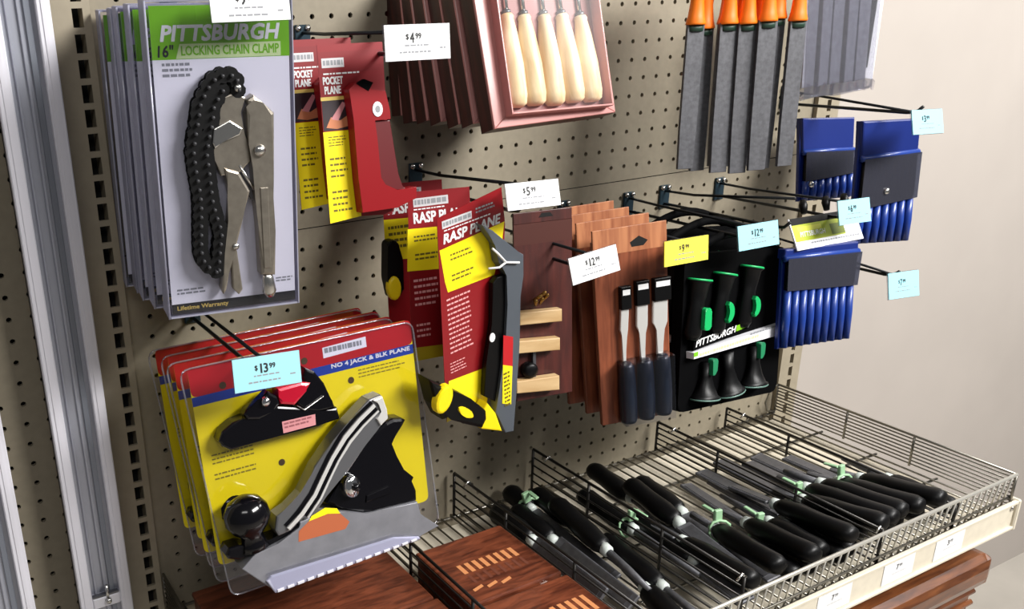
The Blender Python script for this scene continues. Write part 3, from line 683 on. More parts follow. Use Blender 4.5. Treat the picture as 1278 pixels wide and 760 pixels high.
m = MB(); m.prism([(-40, 100), (38, 98), (38, -100), (-44, -101)], -0.6, 0, DRED); m.flat([(-41, 58), (37, 55), (36, 4), (-42, 9)], .15, YEL); plaque(m, -34, 82, 10, 92); m.text('RASP PLANE', -35, 63, 34, 75, .3, WHITE, fat=.9); m.dashes(-36, 18, -6, 49, 4, .3, mat('olive_ink', '#6a5d10', .6), 4, .9, .45); m.build('card', t3)
m = MB(); m.prism([(14, 70), (28, 70), (28, -80), (22, -88), (14, -80)], 1, 7, GREYT, 1.0); m.build('rasp_body', t3)
m = MB(); m.prism(rcorner([(-46, 34), (-34, 36), (-28, 10), (-30, -30), (-46, -36), (-50, -10)], 5), 1, 22, BLACK, 4); m.build('handle', t3)
hd = bpy.data.objects[[c.name for c in kids(t3) if c.name.startswith('handle')][0]]
m = MB(); m.prism([(-42 + 9 * math.cos(a * math.pi / 8), -22 + 15 * math.sin(a * math.pi / 8)) for a in range(16)], 16, 25, YPL, 3.5); m.build('butt_pad', hd, label='yellow butt pad')

# ------------------------------------------------------------------ carving tool packs (top)
P = D['carve']
t = place('carving_tool_pack', 'pink blister pack of five pale wooden carving tool handles', 'tool pack', P, 'carving tool packs')
m = MB(); m.prism([(-87, 95), (79, 95), (76, -66), (-87, -69)], -2, 0, BRDK, .5)
for pts in ([(-88, 95), (-84, 95), (-84, -69), (-88, -70)], [(75, 95), (79, 95), (76, -66), (72, -66)], [(-86, -66), (74, -62), (76, -66), (-88, -70)]): m.prism(pts, -23, 0, BRDK, .5)
m.prism([(-84, 93), (75, 93), (75, 95), (-84, 95)], -23, 0, BRDK, .5); m.prism([(-68, 94), (69, 94), (63, -58), (-71, -58)], 0, .4, DKPINK); m.build('card', t)
for i in range(5):
    (u0, v0), (u1, v1) = P['h%d' % i]; o = Vector((u1 / 1000, -.0025, (v1 + 2) / 1000)); ax = Vector(((u0 - u1) / 1000, 0, (v0 - v1) / 1000)); L = ax.length
    m = MB(); m.lathe([(0, .008), (.003, .0115), (.012, .0130), (L * .45, .0125), (L * .78, .0095), (L * .94, .0070), (L * .97, .0075), (L * 1.0, .006)], o, ax, PALEW, 18); h = m.build('handle', t, label='turned pale wooden handle')
    m = MB(); q = o + ax * 1.0; m.lathe([(0, .0048), (.004, .0048)], q, ax, DSTEEL, 12); m.tube([q, q + ax.normalized() * .042], .0026, STEEL, 8); m.prism([(-4, 40), (4, 40), (5, 44), (-5, 44)], -1, 1, STEEL, M=Matrix.Translation((q.x, q.y, q.z))); m.build('blade', h)
m = MB(); inner = [(-68, 95), (68, 95), (64, -60), (-72, -59)]
m.prism([(-88, 95), (-66, 95), (-70, -57), (-88, -70)], 0, 3, PINK, 1); m.prism([(66, 95), (79, 95), (76, -66), (62, -58)], 0, 3, PINK, 1); m.prism([(-70, -57), (62, -58), (76, -66), (-88, -70)], 0, 3, PINK, 1)
for pts in ([(-68, 95), (-66, 95), (-70, -57), (-72, -59)], [(66, 95), (68, 95), (64, -60), (62, -58)], [(-72, -59), (-70, -57), (62, -58), (64, -60)]): m.prism(pts, 2, 15.5, PINK, .5)
m.prism(inner, 15.5, 16, PANE); m.build('blister', t, label='pink tinted blister')
back = copy_tree(t, 'dark red carving pack behind the pink one, second on its hook', None, (P['o'][0] - .002, -.166, P['o'][2] + .003))
for i in range(2, 7):
    pk = copy_tree(back, 'dark red carving pack seen edge on, %s from the front' % ORD[i], None, (P['o'][0] + R.uniform(-.005, .003), (-.137, -.108, -.080, -.053, -.027)[i - 2], P['o'][2] + R.uniform(-.003, .004)))
    pk.rotation_quaternion = (Matrix.Rotation(P['yaw'], 3, 'Z') @ Matrix.Rotation(-P['pitch'] * (1, .95, .85, .65, .35)[i - 2], 3, 'X')).to_quaternion()
# ------------------------------------------------------------------ card with three wooden bars
P = D['woodbar']
t = place('wood_bar_pack', 'dark red card with three pale wooden bars hanging left of the chisels', 'tool pack', P)
w, h = P['w'] * 500, P['h'] * 500
m = MB(); m.prism([(-w, -h), (w, -h), (w, h - 14), (-w, h - 14)], -3, 0, BRMID, .6); m.flat([(-w, h - 40), (w, h - 40), (w, h - 14), (-w, h - 14)], .2, mat('card_top_print', '#4a221a', .45))
m.prism([(-w, h - 14), (w, h - 14), (w, h), (-w, h)], -3, 0, BRMID, .6); m.prism([(-6, h - 8), (14, h - 8), (10, h - 3), (-2, h - 3)], 0, .3, BLACKIN); m.build('card', t)
for k in ('b0', 'b1', 'b2'):
    m = MB(); m.prism(P[k], 2, 15, BARW, 1.2); m.build('wooden_bar', t, label='pale wooden bar')
q = P['brass'][0]; m = MB()
for a, (du, dv) in enumerate(((-7, 0), (0, 3), (6, -1), (2, -5), (-4, -6))): m.lathe([(0, .0022), (.012, .0026), (.014, .001)], ((q[0] + du) / 1000, -.006, (q[1] + dv) / 1000), (0.5 - .2 * a, -.6, .5), BRASS, 8)
m.build('brass_screw', t, label='cluster of small brass screws', kind='stuff')
q = P['blk'][0]; m = MB(); m.lathe([(0, .010), (.010, .010), (.012, .006)], (q[0] / 1000 + .01, -.002, q[1] / 1000), (0, -1, 0), BLACK, 14); m.prism([(q[0] + 16, q[1] - 12), (q[0] + 20, q[1] - 12), (q[0] + 20, q[1] + 22), (q[0] + 16, q[1] + 22)], 2, 7, DSTEEL); m.build('blade_clamp', t)
m = MB(); m.prism([(-w + 2, -h + 3), (w - 2, -h + 3), (w - 2, h - 42), (-w + 2, h - 42)], 16, 16.6, PANE); m.build('blister', t)

# ------------------------------------------------------------------ chisel sets
P = D['chisel']
t = place('chisel_set', 'wood print pack of three dark handled chisels, frontmost', 'chisel set', P, 'chisel sets on one hook')
m = MB(); m.prism([(-47, -131), (51, -131), (50, 116), (-50, 116)], -7, 0, BRW, 1); m.prism([(-50, 98), (50, 98), (50, 131), (-50, 131)], -3, 0.2, TAN, .5); m.prism([(2, 104), (18, 104), (24, 110), (12, 117), (0, 110)], .2, .5, BLACKIN); m.build('card', t)
for k, bw in (('c0', 5.5), ('c1', 7.5), ('c2', 10)):
    pts = P[k]; (u0, v0), (u1, v1), (u2, v2), (u3, v3), (u4, v4) = pts
    m = MB(); m.prism([(u1 - bw, v1), (u1 + bw, v1), (u2 + bw, v2 + 10), (u2 + bw * .45, v2), (u3 + bw * .4, v3), (u3 - bw * .4, v3), (u2 - bw * .45, v2), (u2 - bw, v2 + 10)], 3, 7, BRIGHTC, 1.0); c = m.build('blade', t, label='bright chisel blade')
    m = MB(); m.prism([(u0 - bw - 1.5, v1), (u0 + bw + 1.5, v1), (u0 + bw + 1.5, v0 + 6), (u0 - bw - 1.5, v0 + 6)], 2, 10, BLACK, 1.0); m.prism([(u0 - bw + .5, v0 - 5), (u0 + bw - .5, v0 - 5), (u0 + bw - .5, v0 + 2), (u0 - bw + .5, v0 + 2)], 10, 10.5, WHITE); m.build('blade_cap', t, label='black blade cap with white label')
    m = MB(); m.lathe([(0, .0095), (.004, .0108), (.03, .0115), (.06, .0105), (.078, .0095), (.083, .006)], (u4 / 1000, -.011, v4 / 1000), ((u3 - u4) / 1000, 0, (v3 - v4) / 1000), NAVY, 14); m.build('handle', t, label='dark blue handle')
m = MB(); m.prism([(-20, -46), (46, -43), (46, -129), (-24, -129)], 21, 21.5, CLEAR); m.prism([(-24, -129), (-20, -129), (-20, -45), (-24, -45)], 0, 21, CLEAR); m.prism([(-24, -46), (46, -43), (46, -41), (-24, -44)], 0, 21, CLEAR); m.build('blister', t)
o0 = P['o']
for i, (y, dz, dx) in enumerate(((-.168, .004, .002), (-.1365, .007, -.002), (-.105, .010, .001))):
    copy_tree(t, 'wood print chisel set behind others, %s from the front' % ORD[i + 1], None, (o0[0] + dx, y, o0[2] + dz))

# ------------------------------------------------------------------ green and black screwdriver cases
P = D['green']
t = place('screwdriver_case', 'black case of green ringed tools with white title strip, frontmost', 'tool case', P, 'black screwdriver cases')
w, h = P['w'] * 500, P['h'] * 500
m = MB(); body = rcorner([(-w, -h), (w, -h), (w, h), (-w, h)], 12)
m.prism(body, -12, 4, BLACKM, 2)
arch = [(-w + 14 + (2 * w - 28) * k / 12 + 0, h - 2 + 26 * math.sin(math.pi * k / 12)) for k in range(13)]
m.tube([(u / 1000, .003, v / 1000) for u, v in arch], .006, BLACKM, 8)
m.build('case_body', t)
m = MB(); m.prism(P['strip'], 4, 16, WHITEP, .6); (a, b_), (c, d), _, (e, f) = P['strip']; sl = (d - b_) / (c - a)
m.flat([(a, b_ - 6), (a + 9, b_ - 6 + 9 * sl), (a + 9, b_ + 9 * sl), (a, b_)], 16.2, GREENP); m.dashes(a + 12, b_ - 8, c - 60, b_ - 2, 1, 16.2, LGREEN, 3, 1, .7, slope=sl); m.dashes(c - 80, b_ + 8, c - 6, b_ + 14, 1, 16.2, GREYINK, 5, 1, .5, slope=sl)
m.prism([(-97, -21), (18, -4), (18, 8), (-97, -9)], 4, 13, BLACKM); m.text('PITTSBURGH', -93, -17, -10, -8, 13.3, WHITE, .2, slope=.145, fat=.7); m.prism([(-7, -4), (17, 0), (17, 8), (-7, 4)], 13, 13.2, GREENP)
m.build('title_strip', t, label='white title strip')
for k in ('s0', 's1', 's2'):
    pts = P[k]; (u0, v0), (u1, v1), (u2, v2), (u3, v3) = pts
    r = .020
    m = MB(); ax = ((u1 - u0) / 1000, 0, (v1 - v0) / 1000); o = (u0 / 1000, -.010, v0 / 1000)
    L = math.hypot(u1 - u0, v1 - v0) / 1000
    m.lathe([(0, r * .9), (.003, r), (.006, r * .82), (L * .6, r * .62), (L + .022, r * .7), (L + .03, r * .5)], o, ax, BLACK, 20, sq=.7); q = m.build('tool_handle', t)
    m = MB(); m.lathe([(0, r * .98), (.0015, r * 1.03), (.003, r * .98)], o, ax, TEAL, 20, sq=.7); m.build('end_ring', q, label='green end ring')
    m = MB(); cu, cv = u1 / 1000, v1 / 1000
    seg = [(u1 + 14 * math.cos(a), v1 + 15 * math.sin(a)) for a in [math.radians(x) for x in range(-80, 81, 16)]] + [(u1 + 5 * math.cos(a) - 1, v1 + 10 * math.sin(a)) for a in [math.radians(x) for x in range(80, -81, -20)]]
    if k == 's0': seg = rcorner([(u1 + 1, v1 - 16), (u1 + 16, v1 - 16), (u1 + 15, v1 + 14), (u1 + 2, v1 + 14)], 5)
    m.prism(seg, 14, 25, TEAL, 1.5); m.build('grip_patch', q, label='green grip patch')
    m = MB(); ax2 = ((u2 - u3) / 1000, 0, (v2 - v3) / 1000); L2 = math.hypot(u2 - u3, v2 - v3) / 1000
    m.lathe([(0, .024), (.004, .025), (.006, .021), (.018, .014), (L2 * .6, .009), (L2, .010)], (u3 / 1000, -.010, v3 / 1000), ax2, BLACK, 22, sq=.7); q = m.build('tool_handle', t)
    m = MB(); m.lathe([(0, .0245), (.0012, .0256), (.0024, .0245)], (u3 / 1000, -.010, v3 / 1000), ax2, mat('grey_green_ring', '#5a7a70', .35), 22, sq=.7); m.build('end_ring', q, label='grey green end ring')
    if k != 's1':
        m = MB(); m.prism(rcorner([(u2 - 4, v2 - 18), (u2 + 5, v2 - 14), (u2 + 6, v2 + 6), (u2 - 5, v2 + 6)], 3), 14, 22, mat('dim_green', '#1d7a50', .4), 1.5); m.build('grip_patch', q)
o0 = P['o']
for i, (y, dz) in enumerate(((-.158, .010), (-.112, .014))):
    copy_tree(t, 'black screwdriver case behind the front one, %s on its hook' % ORD[i + 1], None, (o0[0] + .003 * (i + 1), y, o0[2] + dz))

# ------------------------------------------------------------------ blue file pouches
def pouch(P, lab, nfile, corners, fold, mid, ribs=True, snap=None, rows=1):
    t = place('file_pouch', lab, 'file set', P, 'blue vinyl file pouches')
    m = MB(); m.prism(corners, -6, 0, BLUEV, 1.5); (u0, f0), (u1, f1) = fold
    m.prism([(u0, f0), (u1, f1), corners[1], corners[0]], -8, 5, BLUEV, 2.5); m.tube([(u0 / 1000, -.004, f0 / 1000), (u1 / 1000, -.004, f1 / 1000)], .005, BLUEV2, 8)
    m.build('pouch_body', t)
    (a, c), (e, d) = mid; bl, br = corners[3], corners[2]
    for k in range(nfile):
        s = (k + .5) / nfile; ub, vb = bl[0] + (br[0] - bl[0]) * s, bl[1] + (br[1] - bl[1]) * s; ut, vt = u0 + (u1 - u0) * s, f0 + (f1 - f0) * s; um, vm = a + (e - a) * s, c + (d - c) * s
        m = MB(); m.lathe([(0, .003), (.004, .0052), (abs(vt - vm) / 1000 * .95, .0045)], (um / 1000, -.005, vm / 1000), ((ut - um) / 1000, 0, (vt - vm) / 1000), BLACK, 8); m.tube([(ub / 1000, -.003, vb / 1000 + .006), (um / 1000, -.003, vm / 1000)], .0028, FILEM, 6); m.build('file', t, label='dark handled needle file')
        m = MB(); wr = (br[0] - bl[0]) / nfile / 1000 * .36
        m.tube([(ub / 1000, -.0035, vb / 1000 + .002), ((ub + um) / 2000, -.0045, (vb + vm) / 2000), (um / 1000, -.0045, vm / 1000)], [wr * .8, wr, wr * .95], BLUEV2, 10)
        m.build('file_pocket', t)
    m = MB(); m.prism([(a, c), (e, d), (u1, f1), (u0, f0)], 11, 11.4, WINDOW); m.build('clear_window', t)
    if snap:
        m = MB(); m.lathe([(0, .005), (.002, .005), (.004, .003)], (snap[0] / 1000, -.011, snap[1] / 1000), (0, -1, 0), STEEL, 12); m.build('snap_button', t)
    return t
P = D['bluelow']
P['o'] = (0.449, -0.222, -0.246)
pouch(P, 'blue vinyl pouch of needle files, lowest and nearest of the blue pouches', 9, [(-70, 66), (73, 68), (67, -76), (-72, -76)], [(-71, 53), (73, 53)], [(-71, 8), (67, 5)])
P = D['bluehi']
tb = pouch(P, 'upper blue file pouch hanging nearest the blank wall', 7, [(-48, 107), (62, 100), (60, -86), (-51, -76)], [(-46, 52), (62, 51)], [(-49, -22), (60, -17)], snap=(-2, 0))
P = D['bluehi2']
P['o'] = (P['o'][0] - .01, -.075, P['o'][2])
pouch(P, 'dim blue file pouch farthest back near the right upright', 7, [(-56, 74), (56, 66), (54, -62), (-60, -56)], [(-55, 21), (54, 14)], [(-57, -25), (54, -22)], snap=(-46, -30))
# header card above the lower pouch
t = thing('header_card', 'lime and white header card above the lower blue pouch', 'card', (0.472, -0.205, -0.160), None, 0.03, -0.03, 0.5)
m = MB(); m.prism([(-72, -24), (76, -24), (76, 22), (-72, 22)], -2, 0, WHITEP, .4); m.rect(-70, -12, 40, 12, .2, LIME); m.rect(-70, 12, 76, 22, .2, BLACKIN); m.rect(-60, 2, -8, 9, .3, mat('lime_bright', '#cfd24a', .45)); m.rect(10, -10, 40, 6, .3, mat('dark_lime', '#6d7a1a', .5)); m.text('PITTSBURGH', -58, -6, -4, 1, .4, WHITE, .2, fat=.3); m.dashes(-40, -21, 70, -15, 1, .3, GREYINK, 6, 1, .4); m.build('card', t)
for u in (-40, 10, 52):
    m = MB(); m.lathe([(0, .004), (.012, .006), (.02, .004)], (u / 1000, -.003, .026), (.3, 0, 1), BLACK, 10); m.build('clip', t)

# ------------------------------------------------------------------ orange handled files
P = D['orangefile']
def file_tool(lab, u, v_top, v_bot, wid, d, slope, seed):
    yaw, roll, pitch = P['yaw'], P['roll'], P['pitch']
    M = Matrix.Rotation(yaw, 3, 'Z') @ Matrix.Rotation(-pitch, 3, 'X') @ Matrix.Rotation(-roll, 3, 'Y')
    o = Vector(P['o']) + M @ Vector((u / 1000, -d / 1000, v_top / 1000))
    t = thing('flat_file', lab, 'file', o, 'orange handled files', yaw + R.uniform(-.08, .08), roll + slope, pitch)
    L = v_top - v_bot; hw = wid / 2
    m = MB(); m.prism([(-hw, 2), (hw, 2), (hw * .97, -L * .7), (hw * .9, -L), (-hw * .9, -L), (-hw * .97, -L * .7)], -2.5, 2.5, FILEM, .6, both=True); m.build('blade', t, label='dark grey file blade')
    m = MB(); m.lathe([(0, .0125), (.002, .0128), (.01, .0105), (.028, .0085), (.05, .0105), (.075, .0125), (.1, .011), (.108, .006)], (0, 0, 0), (0, 0, 1), ORANGE, 16, sq=.75); h_ = m.build('handle', t, label='orange plastic handle')
    m = MB(); m.lathe([(-.008, .0105), (.0, .011)], (0, 0, 0), (0, 0, 1), mat('dark_ferrule', '#1c3a2c', .5), 12, sq=.5); m.build('ferrule', t)
for i, (u, vt, vb, wd, d, lab) in enumerate((
        (-58, 75, -104, 23, -8, 'orange handled flat file leftmost of the front row'), (-37, 70, -109, 23, -20, 'orange handled file second from the left, hanging a little low'),
        (-15, 74, -111, 25, -4, 'orange handled file third from the left of the bunch'), (8, 73, -113, 25, 1, 'orange handled file in the middle of the front row'),
        (31, 75, -110, 26, 8, 'wide orange handled file just right of the middle'), (53, 78, -110, 21, -5, 'orange handled file with slightly raised handle, second from the right'),
        (74, 74, -107, 24, 7, 'rightmost orange handled file beside the clear bag'), (0, 75, -106, 23, -32, 'orange handled file behind the gap at the left of the bunch'),
        (24, 74, -108, 23, -34, 'orange handled file in the rear row near the middle'), (46, 75, -109, 23, -33, 'orange handled file in the rear row right of the middle'), (68, 74, -106, 22, -36, 'orange handled file in the rear row at the right'))):
    file_tool(lab, u, vt, vb, wd, d, R.uniform(-.015, .015), i)

# ------------------------------------------------------------------ clear bag of grey files
P = D['greybag']
t = place('file_bag', 'clear plastic bag of grey flat files hanging at the top right', 'file set', P)
q = [(-70, 96), (76, 96), (67, -86), (-68, -95)]
for i, (u, wd) in enumerate(((-54, 25), (-27, 20), (-2, 22), (24, 20), (50, 24))):
    m = MB(); m.prism([(u - wd / 2, 96), (u + wd / 2, 96), (u + wd / 2 - 3, -78 + i), (u - wd / 2 - 1, -80 + i)], 0 - i % 2, 5 + i % 2 * 2, mat('bag_file_steel', '#a6a6ae', .4, .35, noise=.15, scale=150), 1.2); m.build('file', t)
m = MB(); m.prism(q, 9, 9.5, CLEARB); m.prism(q, -3, -2.5, CLEARB)
for i in range(9):
    u = -66 + i * 16; m.prism([(u, -84), (u + 7, -90), (u + 10, -78), (u + 5, -74)], 8, 11, CLEAR, 1)
m.tube([(u / 1000, -.004, v / 1000) for u, v in ((-68, -95), (-30, -90), (0, -92), (40, -88), (67, -86))], .0022, CLEARB, 6)
m.build('bag', t)
t = thing('backing_card', 'white backing card edge at the right of the clear file bag', 'card', (P['o'][0] + .012, P['o'][1] + .012, P['o'][2]), None, P['yaw'], P['roll'], P['pitch'])
m = MB(); m.prism([(60, 96), (104, 96), (86, -77), (62, -72)], -1, 0, WHITEP); m.prism([(60, 96), (92, 96), (73, -60), (62, -60)], 0, .3, BLACKIN); m.build('card', t)
# ------------------------------------------------------------------ shelf with wire basket
XL, XR, YF, ZD = -0.486, 0.690, -0.415, -0.588
t = thing('steel_shelf', 'cream steel shelf under the wire basket with a price channel', 'shelf', (0.1, -0.2, ZD - 0.03))
o = (0.1, -0.2, ZD - 0.03)
m = MB(o); m.box(((XL + XR) / 2, -0.212, ZD - 0.008), (XR - XL, 0.40, 0.012), CREAM, .002); m.build('deck', t)
m = MB(o); m.box(((XL + XR) / 2 + .004, -.4165, -0.5885), (XR - XL + .012, 0.005, 0.046), CREAM, .002); m.box(((XL + XR) / 2 + .004, -.4195, -0.567), (XR - XL + .012, 0.006, 0.005), CREAM, .001); m.box(((XL + XR) / 2 + .004, -.4195, -0.610), (XR - XL + .012, 0.007, 0.005), CREAM, .001); m.build('price_channel', t)
m = MB(o); m.box((XR + .012, -.4165, -0.589), (0.008, 0.014, 0.052), CREAM, .002); m.lathe([(0, .004), (.002, .004)], (XR + .0, -.419, -0.575), (0, -1, 0), STEEL, 10); m.build('channel_end_cap', t)
m = MB(o)
for x in (XL + .02, XR - .004): m.box((x, -0.2, ZD - 0.026), (0.004, 0.36, 0.03), CREAM)
m.build('bracket', t)
for i, (x, lab, pr_) in enumerate(((0.538, 'white shelf label nearest the right end of the price channel', '3'), (0.422, 'white shelf label in the middle of the price channel', '7'), (0.287, 'white shelf label at the bottom edge of the photo', '7'))):
    tt = thing('shelf_label', lab, 'price label', (x, -.4192, -0.588), 'labels on the price channel')
    m = MB(); m.prism([(-34, -17), (34, -17), (34, 17), (-34, 17)], 0, .5, WHITE); m.text(pr_, -6, 1, -2, 9, .7, INK, fat=.4); m.text('99', 0, 4, 6, 9, .7, INK); m.dashes(-14, -8, 16, -3, 1, .7, mat('faint_ink', '#cfcfcf', .6), i, 1, .4); m.build('label_card', tt)

def wires(m, segs, r, mt):
    for a, c in segs: m.tube([a, c], r, mt, 6)
ZF, ZT = -0.574, -0.5205
t = thing('wire_basket', 'long chrome wire basket on the shelf holding loose tools', 'basket', (0.1, -0.2, ZF)); o = (0.1, -0.2, ZF)
m = MB(o); x = XL + .004
while x < XR:
    m.tube([(x, -0.012, ZF), (x, YF + .007, ZF)], .0016, WIRE, 6); x += .0178
for y in (-0.012, -0.11, -0.21, -0.31): m.tube([(XL, y, ZF - .003), (XR, y, ZF - .003)], .0022, WIRE, 6)
m.build('floor_grid', t)
m = MB(o); m.tube([(XL, YF, ZT), (XR, YF, ZT)], .0027, FWIRE, 8); m.tube([(XL, YF + .003, ZF + .014), (XR, YF + .003, ZF + .014)], .0018, WIRE, 6); m.tube([(XL, YF + .007, ZF - .002), (XR, YF + .007, ZF - .002)], .0022, WIRE, 6)  # fence wire lighter than the rest, chrome highlights put into its colour
x = XL + .004
while x < XR:
    m.tube([(x, YF + .007, ZF - .002), (x, YF, ZT)], .0014, FWIRE, 6); x += .0155
m.build('front_fence', t)
def side(x, z1, n, mt, yb=-0.012, yf=YF):
    m = MB(o)
    for k in range(n):
        z = ZF + .004 + (z1 - ZF - .004) * k / (n - 1); m.tube([(x, yb, z), (x, yf, z)], .0021 if k == n - 1 else .0013, mt, 6)
    for y in (yb, (yb + yf) * .35, (yb + yf) * .62, yf): m.tube([(x, y, ZF), (x, y, z1)], .0021, mt, 6)
    return m
m = side(XR, ZT, 9, WIRE); m.build('side_panel', t); m = side(XL, ZT, 8, WIRE); m.build('side_panel', t)
m = MB(o); m.tube([(XL, -0.012, ZT), (XL, -0.012, ZF)], .002, WIRE, 6)
m.tube([(XR, -.012, ZT), (XR - .02, -.012, ZT - .004), (XR - .03, -.012, ZT - .03), (XR - .02, -.012, ZF + .004), (XR, -.012, ZF)], .0018, WIRE, 6)
m.build('corner_loop', t)
for x, zt, lab, mt in ((-0.033, -0.500, 'dark wire divider between the brown boxes and the black files', DWIRE), (0.1165, -0.500, 'dark wire divider right of the leftmost black files', DWIRE),
                       (0.385, -0.520, 'wire divider in the middle of the chrome basket', DWIRE), (-0.188, -0.500, 'dark wire divider between the brown boxes at the lower left', DWIRE), (0.555, -0.535, 'low wire divider in the right part of the basket', DWIRE)):
    tt = thing('basket_divider', lab, 'divider', (x, -0.2, ZF), 'wire dividers in the basket'); oo = (x, -0.2, ZF)
    m = MB(oo); n = 6 if zt > -.53 else 4
    for k in range(n):
        z = ZF + .004 + (zt - ZF - .004) * k / (n - 1); m.tube([(x, -.014, z), (x, YF + .006, z)], .0022 if k == n - 1 else .0014, mt, 6)
    m.build('rails', tt)
    for y in (-.014, -.14, -.28, YF + .006):
        m = MB(oo); m.tube([(x, y, ZF), (x, y, zt)], .0022, mt, 6); m.build('upright_wire', tt)
    m = MB(oo)
    for y in (-.05, YF + .01): m.tube([(x - .008, y, zt - .004), (x, y, zt + .003), (x + .008, y, zt - .004)], .0018, STEEL, 6)
    m.build('clip', tt)

# ------------------------------------------------------------------ brown wood-print boxes
def wbox(name, lab, x0, x1, y0, y1, z0, z1, prints):
    t = thing(name, lab, 'box', ((x0 + x1) / 2, (y0 + y1) / 2, z0), 'brown wood print boxes'); w, d, h = x1 - x0, y0 - y1, z1 - z0
    m = MB(); m.box((0, 0, h * .42), (w - .004, d - .004, h * .84), BRWX, .002); m.build('tray', t)
    m = MB(); m.box((0, 0, h * .90), (w, d, h * .20), BRWX, .0025, seg=2)
    m.build('lid', t)
    m = MB(); z = h + .0003
    for (u, v, du, dv, mt) in prints:
        k = m.mi(mt); f = m.bm.faces.new([m.bm.verts.new(p) for p in ((u, v, z), (u + du[0], v + du[1], z), (u + du[0] + dv[0], v + du[1] + dv[1], z), (u + dv[0], v + dv[1], z))]); f.material_index = k
    m.build('lid_print', t)
    m = MB(); m.box((w * .3, -d / 2 - .002, h * .72), (.012, .005, .014), STEEL, .001); m.build('latch', t)
    return t
PEG = mat('print_tan', '#d08a58', .5); PEGD = mat('print_grey', '#6a3a2a', .5)
pA = []
for k in range(8): pA += [(-.040 + k * .0115, -.008, (.0062, 0), (0, .020), PEG), (-.0395 + k * .0115, -.030, (.0045, 0), (0, .018), PEGD)]
for k in range(3): pA.append((-.050 + k * .020, -.044 - .002 * k, (.016, .004), (0, .005), PEG))
wbox('wood_print_box', 'brown wood print box with eight handles pictured, rear one', -.180, -.042, -.138, -.268, ZF + .003, -.520, pA)
pB = [(-.030 + k * .0115, -.01, (.0062, 0), (0, .03), PEG) for k in range(8)]
wbox('wood_print_box', 'brown wood print box with handles pictured at the bottom edge', -.180, -.042, -.276, -.402, ZF + .003, -.518, pB)
pC = [(.02, -.03, (.03, .006), (-.004, .018), mat('print_steel', '#8d8286', .4)), (.045, -.02, (.016, .004), (-.002, .014), WHITE), (.0, -.045, (.012, .003), (-.002, .012), BLACKIN)]
wbox('wood_print_box', 'wide brown wood print box below the yellow plane pack', -.462, -.200, -.05, -.215, ZF + .003, -.533, [])
wbox('wood_print_box', 'brown wood print box with grey tool pictured at the lower left', -.462, -.200, -.222, -.40, ZF + .003, -.529, pC)
# wooden chest below the shelf
X0, X1 = 0.13, 0.648
t = thing('wooden_chest', 'brown wooden chest with moulded lid under the right end of the shelf', 'chest', ((X0 + X1) / 2, -.22, -.98)); o = ((X0 + X1) / 2, -.22, -.98)
m = MB(o); m.box(((X0 + X1) / 2 - .004, -.225, -.835), (X1 - X0 - .020, .386, .29), CHEST, .004); m.build('chest_body', t)
m = MB(o)
prof = [(-.416, -.692), (-.424, -.690), (-.430, -.682), (-.434, -.670), (-.434, -.652), (-.430, -.641), (-.420, -.635), (-.03, -.635), (-.03, -.692)]
b2 = bmesh.new(); n = len(prof); secs = []
for x, k in ((X0, 0), (X1 - .016, 0), (X1 - .006, .003), (X1 - .001, .009), (X1, .016)):
    secs.append([b2.verts.new((x, max(y, -.434 + k), min(z, -.635 - k * .5))) for y, z in prof])
for A, B in zip(secs, secs[1:]):
    for i in range(n): b2.faces.new((A[i], A[(i + 1) % n], B[(i + 1) % n], B[i]))
b2.faces.new(secs[0]); b2.faces.new(secs[-1][::-1])
m._take(b2, CHEST)
m.build('chest_lid', t, label='moulded chest lid')
for z, yy in ((-.702, -.4185), (-.722, -.4185), (-.93, -.4185)):
    m = MB(o); m.box(((X0 + X1) / 2 - .002, yy, z), (X1 - X0 - .012, .008, .009), CHEST, .003); m.build('moulding', t)
m = MB((0.1, -.2, -1.0)); m.box(((XL + XR) / 2, -.225, -.990), (XR - XL, .43, .02), CREAM, .003); m.build('lower_shelf', None, 'cream steel shelf below, carrying the wooden chest', 'shelf', loc=(0.1, -.2, -1.0 + ZO))

